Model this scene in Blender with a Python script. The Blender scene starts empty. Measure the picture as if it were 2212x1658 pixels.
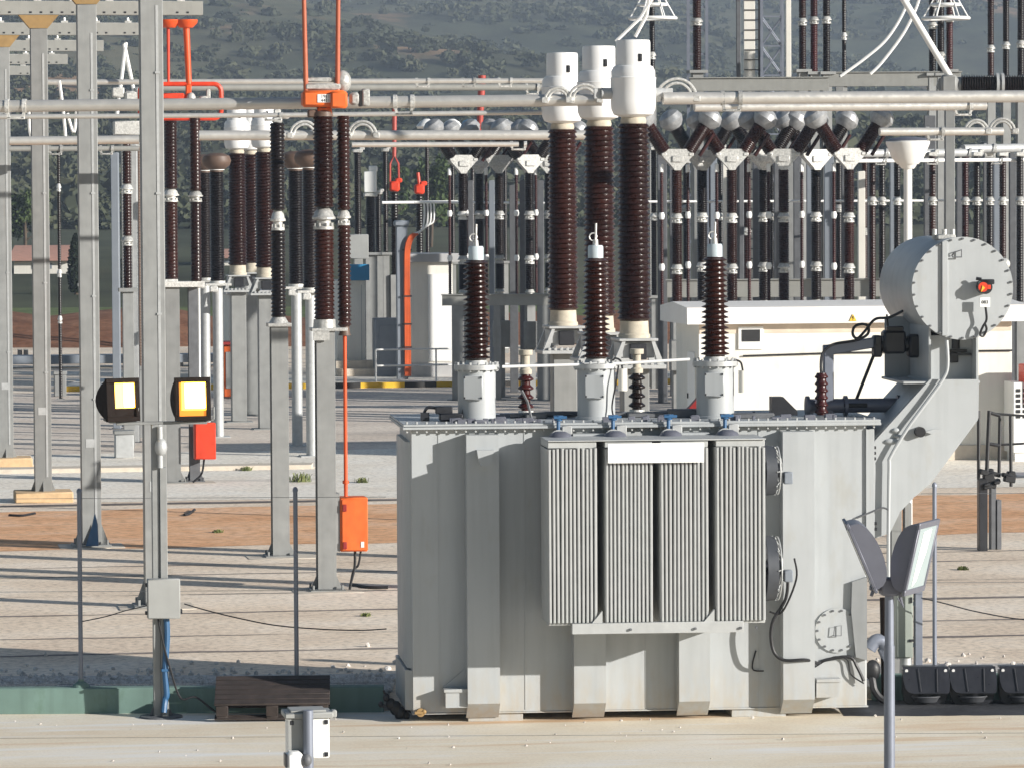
import bpy, bmesh, math, random
import numpy as np
from mathutils import Vector, Matrix

random.seed(7)
R = math.radians
SC = bpy.context.scene
COL = SC.collection

# ------------------------------------------------------------------ camera
H = 6.25                      # eye height
F = 9228.0                    # focal length in units of a 2212 wide picture
CX, CY = 1106.0, 829.0
cam_d = bpy.data.cameras.new('camera'); cam = bpy.data.objects.new('camera', cam_d)
COL.objects.link(cam); SC.camera = cam
cam_d.sensor_width = 36.0; cam_d.lens = 36.0*F/2212.0
cam_d.clip_start = 1.0; cam_d.clip_end = 9000.0
CR = Matrix.Rotation(R(90-2.62), 3, 'X') @ Matrix.Rotation(R(-0.30), 3, 'Z')
cam.location = (0, 0, H); cam.rotation_euler = CR.to_euler()
EYE = Vector((0, 0, H))

def ray(vx, vy):
    return CR @ Vector(((vx-CX)/F, -(vy-CY)/F, -1.0))
def P(vx, vy, Y):             # the point seen at (vx, vy) at distance Y
    d = ray(vx, vy); return EYE + d*(Y/d.y)
def G(vx, vy, z=0.0):         # the point seen at (vx, vy) at height z
    d = ray(vx, vy); return EYE + d*((z-H)/d.z)
def zat(vy, Y, vx=1106): return P(vx, vy, Y).z
def s2(px, Y): return px*Y/F  # size in metres of px at distance Y

A = R(9.0)                    # the yard's grid is turned by this angle
UX = Vector((math.cos(A), math.sin(A), 0)); VX = Vector((-math.sin(A), math.cos(A), 0))

class Frame:
    def __init__(s, o, rz=A):
        s.o = Vector((o[0], o[1], 0)); s.rz = rz
        s.M = Matrix.Translation(s.o) @ Matrix.Rotation(rz, 4, 'Z'); s.I = s.M.inverted()
    def loc(s, vx, vy, ly=0.0):            # seen point on the local plane y = ly
        e = s.I @ EYE; d = s.I.to_3x3() @ ray(vx, vy)
        return e + d*((ly-e.y)/d.y)
    def x(s, vx, vy, ly=0.0): return s.loc(vx, vy, ly).x
    def z(s, vx, vy, ly=0.0): return s.loc(vx, vy, ly).z

# ------------------------------------------------------------------ mesh builder
class MB:
    def __init__(s): s.v = []; s.f = []
    def add(s, vs, fs):
        o = len(s.v); s.v.extend([tuple(v) for v in vs]); s.f.extend([tuple(i+o for i in f) for f in fs]); return s
    def box(s, c, d, rot=None, bev=0.0):
        c = Vector(c); h = [x/2 for x in d]; b = min(bev, min(h)*0.49)
        if b <= 0:
            vs = [Vector((sx*h[0], sy*h[1], sz*h[2])) for sx in (-1, 1) for sy in (-1, 1) for sz in (-1, 1)]
            fs = [(0,1,3,2),(4,6,7,5),(0,4,5,1),(2,3,7,6),(0,2,6,4),(1,5,7,3)]
        else:
            vs = []; idx = {}
            for sx in (-1, 1):
                for sy in (-1, 1):
                    for sz in (-1, 1):
                        for a in range(3):
                            sg = (sx, sy, sz)
                            p = [sg[i]*(h[i] if i == a else h[i]-b) for i in range(3)]
                            idx[(sx, sy, sz, a)] = len(vs); vs.append(Vector(p))
            fs = []
            for a in range(3):
                o1, o2 = [i for i in range(3) if i != a]
                for sg in (-1, 1):
                    q = []
                    for s1, s2_ in ((-1,-1),(1,-1),(1,1),(-1,1)):
                        t = [0,0,0]; t[a] = sg; t[o1] = s1; t[o2] = s2_; q.append(idx[(t[0],t[1],t[2],a)])
                    fs.append(tuple(q))
            for a in range(3):
                o1, o2 = [i for i in range(3) if i != a]
                for s1 in (-1, 1):
                    for s2_ in (-1, 1):
                        q = []
                        for sg, ax in ((-1,o1),(1,o1),(1,o2),(-1,o2)):
                            t = [0,0,0]; t[a] = sg; t[o1] = s1; t[o2] = s2_; q.append(idx[(t[0],t[1],t[2],ax)])
                        fs.append(tuple(q))
            for sx in (-1, 1):
                for sy in (-1, 1):
                    for sz in (-1, 1): fs.append(tuple(idx[(sx,sy,sz,a)] for a in range(3)))
        if rot is not None: vs = [rot @ v for v in vs]
        return s.add([v+c for v in vs], fs)
    def span(s, x0, x1, y0, y1, z0, z1, bev=0.0):
        return s.box(((x0+x1)/2, (y0+y1)/2, (z0+z1)/2), (abs(x1-x0), abs(y1-y0), abs(z1-z0)), None, bev)
    def lathe(s, prof, seg=20, M=None):
        vs = []; fs = []; rings = []
        for r, z in prof:
            if r < 1e-6:
                rings.append([len(vs)]); vs.append(Vector((0, 0, z)))
            else:
                rings.append(list(range(len(vs), len(vs)+seg)))
                vs.extend(Vector((r*math.cos(2*math.pi*k/seg), r*math.sin(2*math.pi*k/seg), z)) for k in range(seg))
        for a, b in zip(rings, rings[1:]):
            if len(a) == 1 and len(b) == 1: continue
            for k in range(seg):
                k2 = (k+1) % seg
                if len(a) == 1: fs.append((a[0], b[k], b[k2]))
                elif len(b) == 1: fs.append((a[k], a[k2], b[0]))
                else: fs.append((a[k], a[k2], b[k2], b[k]))
        if M is not None: vs = [M @ v for v in vs]
        return s.add(vs, fs)
    def cyl(s, p0, p1, r0, r1=None, seg=16, cap=True):
        p0 = Vector(p0); p1 = Vector(p1); r1 = r0 if r1 is None else r1
        d = p1-p0; L = d.length
        M = Matrix.Translation(p0) @ d.to_track_quat('Z', 'Y').to_matrix().to_4x4()
        pr = [(r0, 0), (r1, L)]
        if cap: pr = [(0, 0)] + pr + [(0, L)]
        return s.lathe(pr, seg, M)
    def tube(s, pts, r, seg=8, closed=False):
        pts = [Vector(p) for p in pts]; n = len(pts); vs = []; fs = []
        t0 = None; nrm = None
        for i, p in enumerate(pts):
            a = pts[i-1] if (i > 0 or closed) else p; b = pts[(i+1) % n] if (i < n-1 or closed) else p
            t = (b-a).normalized()
            if nrm is None:
                nrm = t.orthogonal().normalized()
            else:
                nrm = (nrm - t*nrm.dot(t)).normalized()
            bi = t.cross(nrm)
            vs.extend(p + (nrm*math.cos(2*math.pi*k/seg) + bi*math.sin(2*math.pi*k/seg))*r for k in range(seg))
        m = n if closed else n-1
        for i in range(m):
            j = (i+1) % n
            for k in range(seg):
                k2 = (k+1) % seg
                fs.append((i*seg+k, i*seg+k2, j*seg+k2, j*seg+k))
        if not closed:
            fs.append(tuple(range(seg))); fs.append(tuple((n-1)*seg+k for k in range(seg)))
        return s.add(vs, fs)
    def prism(s, poly, lo, hi, plane='xz'):
        n = len(poly)
        def pt(a, b, c):
            return {'xz': (a, c, b), 'xy': (a, b, c), 'yz': (c, a, b)}[plane]
        vs = [pt(a, b, lo) for a, b in poly] + [pt(a, b, hi) for a, b in poly]
        fs = [tuple(range(n)), tuple(range(n, 2*n))] + [(i, (i+1) % n, n+(i+1) % n, n+i) for i in range(n)]
        return s.add(vs, fs)
    def ball(s, c, r, seg=14, rings=8):
        r = (r, r, r) if isinstance(r, (int, float)) else r
        pr = [(math.sin(math.pi*i/rings), -math.cos(math.pi*i/rings)) for i in range(rings+1)]
        pr[0] = (0, -1); pr[-1] = (0, 1)
        M = Matrix.Translation(Vector(c)) @ Matrix.Diagonal((r[0], r[1], r[2], 1))
        return s.lathe(pr, seg, M)
    def mesh(s, name, sharp=38):
        me = bpy.data.meshes.new(name)
        me.from_pydata([tuple(v) for v in s.v], [], s.f); me.update()
        bm = bmesh.new(); bm.from_mesh(me); bmesh.ops.recalc_face_normals(bm, faces=bm.faces); bm.to_mesh(me); bm.free()
        me.polygons.foreach_set('use_smooth', [True]*len(me.polygons))
        me.set_sharp_from_angle(angle=R(sharp)); me.update()
        return me

def arc(c, r, a0, a1, n=12, plane='xz', ry=None):
    c = Vector(c); out = []; ry = r if ry is None else ry
    for i in range(n+1):
        a = R(a0+(a1-a0)*i/n); p, q = r*math.cos(a), ry*math.sin(a)
        out.append(c + Vector({'xz': (p, 0, q), 'yz': (0, p, q), 'xy': (p, q, 0)}[plane]))
    return out
def smooth_path(pts, n=6):     # Catmull-Rom through the points
    pts = [Vector(p) for p in pts]; q = [pts[0]] + pts + [pts[-1]]; out = []
    for i in range(1, len(q)-2):
        for k in range(n):
            t = k/n; a, b, c, d = q[i-1], q[i], q[i+1], q[i+2]
            out.append(0.5*((2*b) + (c-a)*t + (2*a-5*b+4*c-d)*t*t + (3*b-a-3*c+d)*t**3))
    out.append(pts[-1]); return out

# ------------------------------------------------------------------ objects
CACHE = {}
def cached(key, fn):
    if key not in CACHE: CACHE[key] = fn().mesh(key[0] if isinstance(key, tuple) else key)
    return CACHE[key]
def obj(name, geo, m, parent=None, loc=(0, 0, 0), rot=(0, 0, 0), label=None, scale=None):
    me = geo.mesh(name) if isinstance(geo, MB) else geo
    if not me.materials: me.materials.append(m)
    o = bpy.data.objects.new(name, me); COL.objects.link(o)
    if me.materials[0] != m:
        o.material_slots[0].link = 'OBJECT'; o.material_slots[0].material = m
    o.parent = parent; o.location = loc; o.rotation_euler = rot
    if scale: o.scale = scale
    if label: o['label'] = label
    return o
def tag(o, label, cat, group=None):
    o['label'] = label; o['category'] = cat; o['kind'] = 'thing'
    if group: o['group'] = group
    return o
def thing(name, label, cat, loc, rz=A, group=None):
    o = bpy.data.objects.new(name, None); COL.objects.link(o)
    o.location = loc; o.rotation_euler = (0, 0, rz); o.empty_display_size = 0.3
    return tag(o, label, cat, group)
def kind(o, k): o['kind'] = k; return o

# ------------------------------------------------------------------ materials
def lk(nt, a, b): nt.links.new(a, b)
def pos_node(nt, scale=(1, 1, 1), rz=0.0):
    g = nt.nodes.new('ShaderNodeNewGeometry'); mp = nt.nodes.new('ShaderNodeMapping')
    mp.inputs['Scale'].default_value = scale; mp.inputs['Rotation'].default_value = (0, 0, rz)
    lk(nt, g.outputs['Position'], mp.inputs['Vector']); return mp.outputs['Vector']
def noise(nt, vec, scale, detail=4, rough=0.55):
    n = nt.nodes.new('ShaderNodeTexNoise'); n.inputs['Scale'].default_value = scale
    n.inputs['Detail'].default_value = detail; n.inputs['Roughness'].default_value = rough
    lk(nt, vec, n.inputs['Vector']); return n.outputs['Fac']
def ramp(nt, fac, stops):
    r = nt.nodes.new('ShaderNodeValToRGB'); e = r.color_ramp.elements
    while len(e) < len(stops): e.new(0.5)
    for el, (p, c) in zip(e, stops): el.position = p; el.color = (c[0], c[1], c[2], 1) if not isinstance(c, (int, float)) else (c, c, c, 1)
    lk(nt, fac, r.inputs['Fac']); return r.outputs['Color']
def mixc(nt, fac, a, b, mode='MIX'):
    m = nt.nodes.new('ShaderNodeMix'); m.data_type = 'RGBA'; m.blend_type = mode
    for sock, v in ((m.inputs['Factor'], fac), (m.inputs['A'], a), (m.inputs['B'], b)):
        if hasattr(v, 'node'): lk(nt, v, sock)
        elif isinstance(v, (int, float)): sock.default_value = v
        else: sock.default_value = (v[0], v[1], v[2], 1)
    return m.outputs['Result']
def bump(nt, h, strength, dist):
    b = nt.nodes.new('ShaderNodeBump'); b.inputs['Strength'].default_value = strength; b.inputs['Distance'].default_value = dist
    lk(nt, h, b.inputs['Height']); return b.outputs['Normal']
def new_mat(name):
    m = bpy.data.materials.new(name); m.use_nodes = True; nt = m.node_tree
    return m, nt, nt.nodes['Principled BSDF']
def mat(name, c, rough=0.5, metal=0.0, var=0.12, vscale=3.0, streak=0.0, bmp=0.0, bscale=40.0, dirt=None, spec=0.5, coat=0.0, base=None, rnd=0.0, rust=0.0):
    m, nt, b = new_mat(name)
    v = noise(nt, pos_node(nt), vscale, 5)
    lo = [x*(1-var) for x in c]; hi = [min(1, x*(1+var)) for x in c]
    col = ramp(nt, v, [(0.3, lo), (0.7, hi)])
    if streak:
        s = noise(nt, pos_node(nt, (9, 9, 0.55)), 1.0, 3)
        k = ramp(nt, s, [(0.45, 1.0), (0.75, 1-streak)])
        col = mixc(nt, 1.0, col, k, 'MULTIPLY')
    if dirt:
        s = noise(nt, pos_node(nt, (1, 1, 0.5)), 2.2, 8, 0.7)
        k = ramp(nt, s, [(0.56, 0.0), (0.74, 0.55)])
        col = mixc(nt, k, col, dirt)
    if rnd:        # every copy a little lighter or darker
        oi = nt.nodes.new('ShaderNodeObjectInfo')
        col = mixc(nt, 1.0, col, ramp(nt, oi.outputs['Random'], [(0.0, 1-rnd), (1.0, 1+rnd)]), 'MULTIPLY')
    if rust:
        rs_ = ramp(nt, noise(nt, pos_node(nt, (11, 11, .5)), 1.0, 5, .65), [(.63, 0.0), (.76, rust)])
        col = mixc(nt, rs_, col, (.20, .125, .07))
    if base:       # dust and rust splashed up from the ground
        sx = nt.nodes.new('ShaderNodeSeparateXYZ'); lk(nt, pos_node(nt), sx.inputs[0])
        hz = ramp(nt, sx.outputs[2], [(.08, 1.0), (.75, 0.0)]); sp = ramp(nt, noise(nt, pos_node(nt, (3, 3, 1)), 3.0, 7, .7), [(.38, 0.0), (.68, .7)])
        col = mixc(nt, mixc(nt, 1.0, hz, sp, 'MULTIPLY'), col, base)
        rs_ = ramp(nt, noise(nt, pos_node(nt, (14, 14, .7)), 1.0, 4, .6), [(.70, 0.0), (.78, .35)])
        col = mixc(nt, rs_, col, (.33, .27, .19))
    lk(nt, col, b.inputs['Base Color'])
    b.inputs['Roughness'].default_value = rough; b.inputs['Metallic'].default_value = metal
    b.inputs['Specular IOR Level'].default_value = spec; b.inputs['Coat Weight'].default_value = coat
    rr = noise(nt, pos_node(nt), vscale*4, 4)
    rv = ramp(nt, rr, [(0.3, max(0.02, rough-0.08)), (0.7, min(1, rough+0.08))]); lk(nt, rv, b.inputs['Roughness'])
    if bmp:
        lk(nt, bump(nt, noise(nt, pos_node(nt), bscale, 4), bmp, 0.01), b.inputs['Normal'])
    return m

M = {}
M['tank'] = mat('transformer_paint', (.415, .435, .445), .42, var=.045, vscale=1.2, streak=.10, dirt=(.35, .335, .29), base=(.42, .35, .25))
M['tank_dk'] = mat('dull_transformer_paint', (.25, .26, .265), .5, var=.06, streak=.1)
M['fin'] = mat('radiator_paint', (.44, .45, .445), .42, var=.05, vscale=6, streak=.08)
M['steel'] = mat('galvanised_steel', (.26, .265, .26), .58, .2, var=.10, vscale=4, streak=.10, rnd=.10, rust=.22)
M['steel_lt'] = mat('bright_galvanised_steel', (.45, .46, .46), .5, .2, var=.10, vscale=9, streak=.06)
M['steel_dk'] = mat('weathered_steel', (.13, .135, .145), .6, .2, var=.15, vscale=6, streak=.12)
M['beam'] = mat('zinc_coated_beam', (.31, .31, .29), .55, .15, var=.06, vscale=4, streak=.08)
M['alu'] = mat('aluminium_tube', (.66, .64, .60), .36, .55, var=.05, vscale=3)
M['fitting'] = mat('cast_aluminium', (.56, .555, .53), .45, .3, rnd=.22, var=.28, vscale=24, bmp=.5, bscale=30)
M['cap'] = mat('white_head_paint', (.80, .80, .79), .38, var=.02, vscale=2)
M['white'] = mat('white_enamel', (.84, .84, .82), .4, var=.02)
M['cement'] = mat('cement_collar', (.50, .45, .36), .8, var=.15, vscale=12)
M['porcelain'] = mat('brown_glazed_porcelain', (.024, .0072, .0045), .30, var=.35, vscale=5, spec=.4, rnd=.35)
M['porcelain_dk'] = mat('dark_glazed_porcelain', (.009, .0055, .0048), .32, var=.3, vscale=5, spec=.4, rnd=.35)
M['maroon'] = mat('maroon_glazed_porcelain', (.040, .0085, .008), .32, var=.3, vscale=5, spec=.4, rnd=.35)
M['tanhead'] = mat('brown_metal_head', (.115, .072, .052), .55, var=.12, vscale=8)
M['rust'] = mat('ochre_primer', (.30, .19, .075), .7, var=.15, vscale=6)
M['orange'] = mat('orange_paint', (.74, .135, .022), .48, var=.14, vscale=5, streak=.2, dirt=(.46, .10, .03))
M['coral'] = mat('faded_orange_paint', (.44, .11, .05), .55, var=.08, vscale=6, streak=.12)
M['red'] = mat('red_paint', (.66, .050, .016), .45, var=.12, vscale=5, streak=.15)
M['darkred'] = mat('dark_red_paint', (.26, .02, .02), .45, var=.1, vscale=6)
M['black'] = mat('black_rubber', (.014, .014, .016), .5, var=.2, vscale=9)
M['blackplastic'] = mat('black_plastic', (.022, .023, .028), .35, var=.2, vscale=6)
M['blue'] = mat('blue_plastic', (.025, .10, .22), .5, var=.12)
M['signblue'] = mat('blue_sign_paint', (.015, .19, .38), .45, var=.04)
M['valve'] = mat('blue_valve_paint', (.03, .11, .24), .45, var=.1)
M['lampgrey'] = mat('grey_lamp_casting', (.16, .165, .20), .45, .3, var=.06)
M['capgrey'] = mat('grey_breaker_cap', (.36, .365, .37), .42, .3, var=.25, vscale=9)
M['glass'] = mat('pale_lamp_glass', (.34, .41, .42), .16, var=.06)
M['pipe_blue'] = mat('blue_grey_tube', (.20, .22, .27), .45, .3, var=.08)
M['green_box'] = mat('grey_green_cabinet_paint', (.27, .30, .27), .5, var=.05)
M['greypaint'] = mat('pale_grey_cabinet_paint', (.32, .325, .315), .45, var=.07, streak=.05)
M['cream'] = mat('cream_render', (.76, .735, .67), .8, var=.04, vscale=1.5, streak=.06, dirt=(.62, .58, .50))
M['fascia'] = mat('white_roof_fascia', (.80, .775, .74), .7, var=.03, vscale=2, streak=.05)
M['roofgrey'] = mat('grey_roof_sheet', (.42, .42, .42), .6, var=.08)
M['panelblue'] = mat('slate_grey_panel', (.22, .245, .28), .5, var=.06)
M['teal'] = mat('teal_wall_paint', (.15, .235, .205), .7, var=.14, vscale=2.2, streak=.18, dirt=(.05, .10, .05))
M['wood'] = mat('dark_weathered_wood', (.040, .029, .025), .75, var=.35, vscale=7, bmp=.6, bscale=60)
M['footing'] = mat('ochre_footing_concrete', (.60, .42, .24), .85, var=.12, vscale=8)
M['pad'] = mat('pale_footing_concrete', (.60, .53, .44), .85, var=.1, vscale=6)
M['yellow'] = mat('yellow_road_paint', (.75, .47, .03), .6, var=.1)
M['pinkroof'] = mat('pink_clay_roof', (.55, .29, .21), .8, var=.1)
M['trunk'] = mat('bark', (.09, .065, .045), .9, var=.3)

def emis(name, c, strength):
    m, nt, b = new_mat(name)
    b.inputs['Base Color'].default_value = (c[0], c[1], c[2], 1)
    b.inputs['Emission Color'].default_value = (c[0], c[1], c[2], 1); b.inputs['Emission Strength'].default_value = strength
    b.inputs['Roughness'].default_value = .3
    return m
M['glow'] = emis('lit_lamp_tube', (1.0, .82, .42), 7.0)
M['glow_dim'] = emis('lit_reflector', (1.0, .55, .05), 3.2)
M['glow_edge'] = emis('lamp_bowl_spill_light', (.55, .17, .015), .9)  # lamp light spilling onto the bowl, put in as a weak emission

def leaf_mat(name, cols, scale):
    m, nt, b = new_mat(name)
    n = noise(nt, pos_node(nt), scale, 6, .65)
    lk(nt, ramp(nt, n, [(.28, cols[0]), (.5, cols[1]), (.72, cols[2])]), b.inputs['Base Color'])
    b.inputs['Roughness'].default_value = .75; b.inputs['Specular IOR Level'].default_value = .2
    return m
M['scrub'] = leaf_mat('hill_scrub_leaves', [(.042, .052, .032), (.072, .080, .046), (.115, .115, .065)], .035)
M['leaf'] = leaf_mat('tree_leaves', [(.03, .05, .02), (.06, .09, .03), (.10, .13, .05)], .8)
M['cypress'] = leaf_mat('cypress_leaves', [(.010, .018, .011), (.018, .028, .016), (.03, .042, .022)], 1.2)
M['weed'] = leaf_mat('weed_leaves', [(.10, .13, .04), (.16, .19, .07), (.26, .25, .12)], 6)

def ground_mat(name, cols, big, fine, streak=None, bmp=.4, dots=None, rough=.9, grain=(.62, 1.18)):
    """cols: three tones; big: patch scale; fine: grain scale; streak: (colour, stretch, amount)."""
    m, nt, b = new_mat(name)
    v = pos_node(nt, (1, 1, 1), -A)
    n = noise(nt, v, big, 6, .6)
    col = ramp(nt, n, [(.32, cols[0]), (.5, cols[1]), (.68, cols[2])])
    f = noise(nt, v, fine, 3, .6)
    col = mixc(nt, 1.0, col, ramp(nt, f, [(.28, grain[0]), (.5, 1.0), (.74, grain[1])]), 'MULTIPLY')
    if streak:
        g = nt.nodes.new('ShaderNodeNewGeometry'); rot = nt.nodes.new('ShaderNodeMapping'); rot.inputs['Rotation'].default_value = (0, 0, -A)
        sc = nt.nodes.new('ShaderNodeMapping'); sc.inputs['Scale'].default_value = streak[1]
        lk(nt, g.outputs['Position'], rot.inputs['Vector']); lk(nt, rot.outputs['Vector'], sc.inputs['Vector'])
        s = noise(nt, sc.outputs['Vector'], 1.0, 5, .6)
        for c, lo, hi, amt in streak[0]:
            col = mixc(nt, ramp(nt, s, [(lo, 0.0), (hi, amt)] if hi > lo else [(hi, amt), (lo, 0.0)]), col, c)
    if dots:
        vo = nt.nodes.new('ShaderNodeTexVoronoi'); vo.inputs['Scale'].default_value = dots; lk(nt, v, vo.inputs['Vector'])
        col = mixc(nt, 1.0, col, ramp(nt, vo.outputs['Distance'], [(.05, 1.12), (.45, .9), (.75, .35)]), 'MULTIPLY')
        lk(nt, bump(nt, vo.outputs['Distance'], -.8 if False else .8, .03), b.inputs['Normal'])
    elif bmp:
        lk(nt, bump(nt, f, bmp, .02), b.inputs['Normal'])
    lk(nt, col, b.inputs['Base Color']); b.inputs['Roughness'].default_value = rough; b.inputs['Specular IOR Level'].default_value = .25
    return m
M['gravel'] = ground_mat('yard_gravel', [(.70, .56, .43), (.84, .70, .55), (.92, .81, .68)], .30, 9.0,
    ([((.50, .42, .37), .60, .72, .55), ((.90, .82, .71), .40, .26, .6)], (.045, .55, 1)), bmp=.25)
M['slab'] = ground_mat('stained_concrete', [(.78, .66, .50), (.85, .76, .61), (.88, .82, .72)], .5, 30.0,
    ([((.86, .85, .83), .47, .33, .95), ((.62, .36, .17), .54, .68, .8)], (.13, 1.15, 1)), bmp=.05, rough=.7, grain=(.86, 1.06))
M['red_earth'] = ground_mat('red_earth', [(.66, .34, .17), (.78, .45, .25), (.82, .54, .36)], .5, 5.0,
    ([((.34, .22, .15), .60, .74, .5), ((.72, .56, .42), .38, .25, .7)], (.06, .8, 1)), bmp=.5)
M['path'] = ground_mat('pale_limestone_path', [(.80, .73, .62), (.88, .82, .72), (.90, .86, .78)], .6, 8.0,
    ([((.36, .31, .27), .60, .72, .6)], (.07, .9, 1)), bmp=.4)
M['road'] = ground_mat('worn_road', [(.64, .55, .46), (.72, .63, .54), (.80, .72, .62)], .2, 7.0,
    ([((.27, .25, .25), .55, .70, .7), ((.64, .58, .52), .42, .30, .6)], (.05, .3, 1)), bmp=.2)
M['grass'] = ground_mat('rough_grass', [(.07, .10, .03), (.11, .15, .045), (.17, .19, .07)], .4, 4.0, bmp=.6)
M['bank'] = ground_mat('red_bank_earth', [(.15, .065, .035), (.22, .10, .055), (.28, .14, .08)], .8, 4.0, bmp=.8)
M['stone'] = ground_mat('grey_gravel_stones', [(.40, .37, .34), (.58, .54, .50), (.72, .69, .66)], 9.0, 60.0, bmp=.2)

def hill_mat():
    m, nt, b = new_mat('scrub_covered_hillside')
    v = pos_node(nt, (1, .35, 1.6))
    n1 = noise(nt, v, .0085, 7, .62); n2 = noise(nt, v, .05, 6, .65)
    c1 = ramp(nt, n1, [(.30, (.048, .056, .038)), (.46, (.080, .086, .052)), (.60, (.130, .124, .075)), (.72, (.20, .165, .10))])
    c2 = ramp(nt, n2, [(.3, .5), (.5, 1.0), (.7, 1.45)])
    col = mixc(nt, 1.0, c1, c2, 'MULTIPLY')
    n3 = noise(nt, pos_node(nt, (1, .3, 2.0)), .011, 5, .6)
    col = mixc(nt, ramp(nt, n3, [(.57, 0.0), (.64, .8)]), col, (.40, .24, .14))
    lk(nt, col, b.inputs['Base Color']); b.inputs['Roughness'].default_value = .95; b.inputs['Specular IOR Level'].default_value = .1
    return m
M['hill'] = hill_mat()
# ------------------------------------------------------------------ light
SUN_EL, SUN_AZ = 15.5, 117.0          # azimuth clockwise from +Y
w = bpy.data.worlds.new('World'); SC.world = w; w.use_nodes = True
nt = w.node_tree; bg = nt.nodes['Background']; sky = nt.nodes.new('ShaderNodeTexSky')
sky.sky_type = 'NISHITA'; sky.sun_disc = False
sky.sun_elevation = R(SUN_EL); sky.sun_rotation = R(SUN_AZ); sky.air_density = 1.0; sky.dust_density = 0.4; sky.ozone_density = 1.6
nt.links.new(sky.outputs[0], bg.inputs[0]); bg.inputs[1].default_value = 0.052
sd = bpy.data.lights.new('sun', 'SUN'); sun = bpy.data.objects.new('sun', sd); COL.objects.link(sun)
sd.energy = 5.0; sd.angle = R(0.5); sd.color = (1.0, .955, .885)
tosun = Vector((math.sin(R(SUN_AZ))*math.cos(R(SUN_EL)), math.cos(R(SUN_AZ))*math.cos(R(SUN_EL)), math.sin(R(SUN_EL))))
sun.rotation_euler = tosun.to_track_quat('Z', 'Y').to_euler(); sun.location = (30, 0, 60)
SC.view_settings.view_transform = 'Standard'; SC.view_settings.look = 'None'
SC.view_settings.exposure = 0.58; SC.view_settings.gamma = 1.0
SC.render.engine = 'CYCLES'
SC.cycles.use_denoising = True
SC.cycles.max_bounces = 8; SC.cycles.volume_bounces = 0

# ------------------------------------------------------------------ ground (kind = structure)
def strip(name, x0, x1, d0, d1, z, m, edge=0.0, seed=0, skew=A):
    """a sheet between two distances, running along the yard's grid; its long edges wander by edge"""
    rnd = random.Random(seed); mb = MB(); n = 60; t = math.tan(skew); vs = []; fs = []
    e0 = e1 = 0.0
    for i in range(n+1):
        x = x0+(x1-x0)*i/n
        e0 = .7*e0+rnd.uniform(-edge, edge)*.5; e1 = .7*e1+rnd.uniform(-edge, edge)*.5
        vs += [(x, d0+x*t+e0, z), (x, d1+x*t+e1, z)]
    for i in range(n): fs.append((2*i, 2*i+2, 2*i+3, 2*i+1))
    mb.add(vs, fs); return kind(obj(name, mb, m), 'structure')

def hill_z(x, y):
    """height of the terrain: flat yard, then ground that climbs to the hills"""
    if y < 185: return 0.0
    t = y-185
    z = 0.012*t + max(0, y-420)*.030 + max(0, y-900)*.030 + max(0, y-1500)*.040
    z *= min(1, t/60)
    k = min(1.0, max(0, (y-500)/600))
    z += k*(14*math.sin(x*.0052+y*.0021+.6)+8*math.sin(x*.011-y*.004+2)+4*math.sin(x*.027+y*.013)+2.5*math.sin(y*.031+x*.006))
    return max(z, .008*t)
xs = [-900, -600, -400, -300, -220, -160, -120] + list(range(-90, 91, 15)) + [120, 160, 220, 300, 400, 600, 900]
ys = [-20, 10, 30, 50, 60, 80, 110, 150, 185, 195, 210, 240] + list(range(280, 1000, 40)) + list(range(1000, 3101, 75))
mb = MB(); mb.add([(x, y, hill_z(x, y)) for y in ys if y <= 185 for x in xs],
    [(j*len(xs)+i, j*len(xs)+i+1, (j+1)*len(xs)+i+1, (j+1)*len(xs)+i) for j in range(sum(1 for y in ys if y <= 185)-1) for i in range(len(xs)-1)])
kind(obj('ground', mb, M['gravel']), 'structure')
yh = [y for y in ys if y >= 185]
xh = list(range(-760, 761, 20))
mb = MB(); mb.add([(x, y, hill_z(x, y)-.002) for y in yh for x in xh],
    [(j*len(xh)+i, j*len(xh)+i+1, (j+1)*len(xh)+i+1, (j+1)*len(xh)+i) for j in range(len(yh)-1) for i in range(len(xh)-1)])
kind(obj('hills', mb, M['hill']), 'structure')

strip('concrete_floor', -14, 16, 18, 51.0, .006, M['slab'], 0, 0, 0)
strip('earth_strip', -26, 30, 75.5, 85.0, .004, M['red_earth'], .5, 1)
strip('limestone_path', -30, 34, 86.8, 103.0, .0045, M['path'], .3, 2)
strip('drain_channel', -26, 6, 86.0, 86.5, .006, M['road_dark'] if 'road_dark' in M else M.setdefault('road_dark', ground_mat('channel_shade_and_joints', [(.10, .09, .085), (.16, .14, .13), (.24, .21, .19)], .6, 6.0)), .08, 9)  # flat strip; the shadow inside the channel is put into its dark colour
strip('dark_floor_strip', 3.9, 10, 50.25, 51.8, .0085, M['dark_floor'] if 'dark_floor' in M else M.setdefault('dark_floor', ground_mat('dark_grey_floor', [(.035, .037, .042), (.055, .057, .063), (.085, .085, .09)], 1.2, 14.0, rough=.55)), .05, 12, 0)  # flat dark grey strip laid over the floor in front of the low wall
strip('access_road', -50, 60, 103, 134.5, .004, M['road'], .25, 3)
strip('grass_field', -160, 120, 188, 262, .30, M['grass'], .8, 4, 0)
# raised bank of red earth that closes the yard
mb = MB(); n = 80; vs = []; fs = []; rnd = random.Random(5)
for i in range(n+1):
    x = -70+150*i/n; h = 1.1+rnd.uniform(-.25, .3)
    vs += [(x, 170+rnd.uniform(-.5, .5), -.05), (x, 174, h*.75), (x, 178, h), (x, 188.5, .25)]
for i in range(n):
    for k in range(3): fs.append((4*i+k, 4*i+4+k, 4*i+5+k, 4*i+1+k))
mb.add(vs, fs); kind(obj('earth_bank', mb, M['bank']), 'structure')

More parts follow.
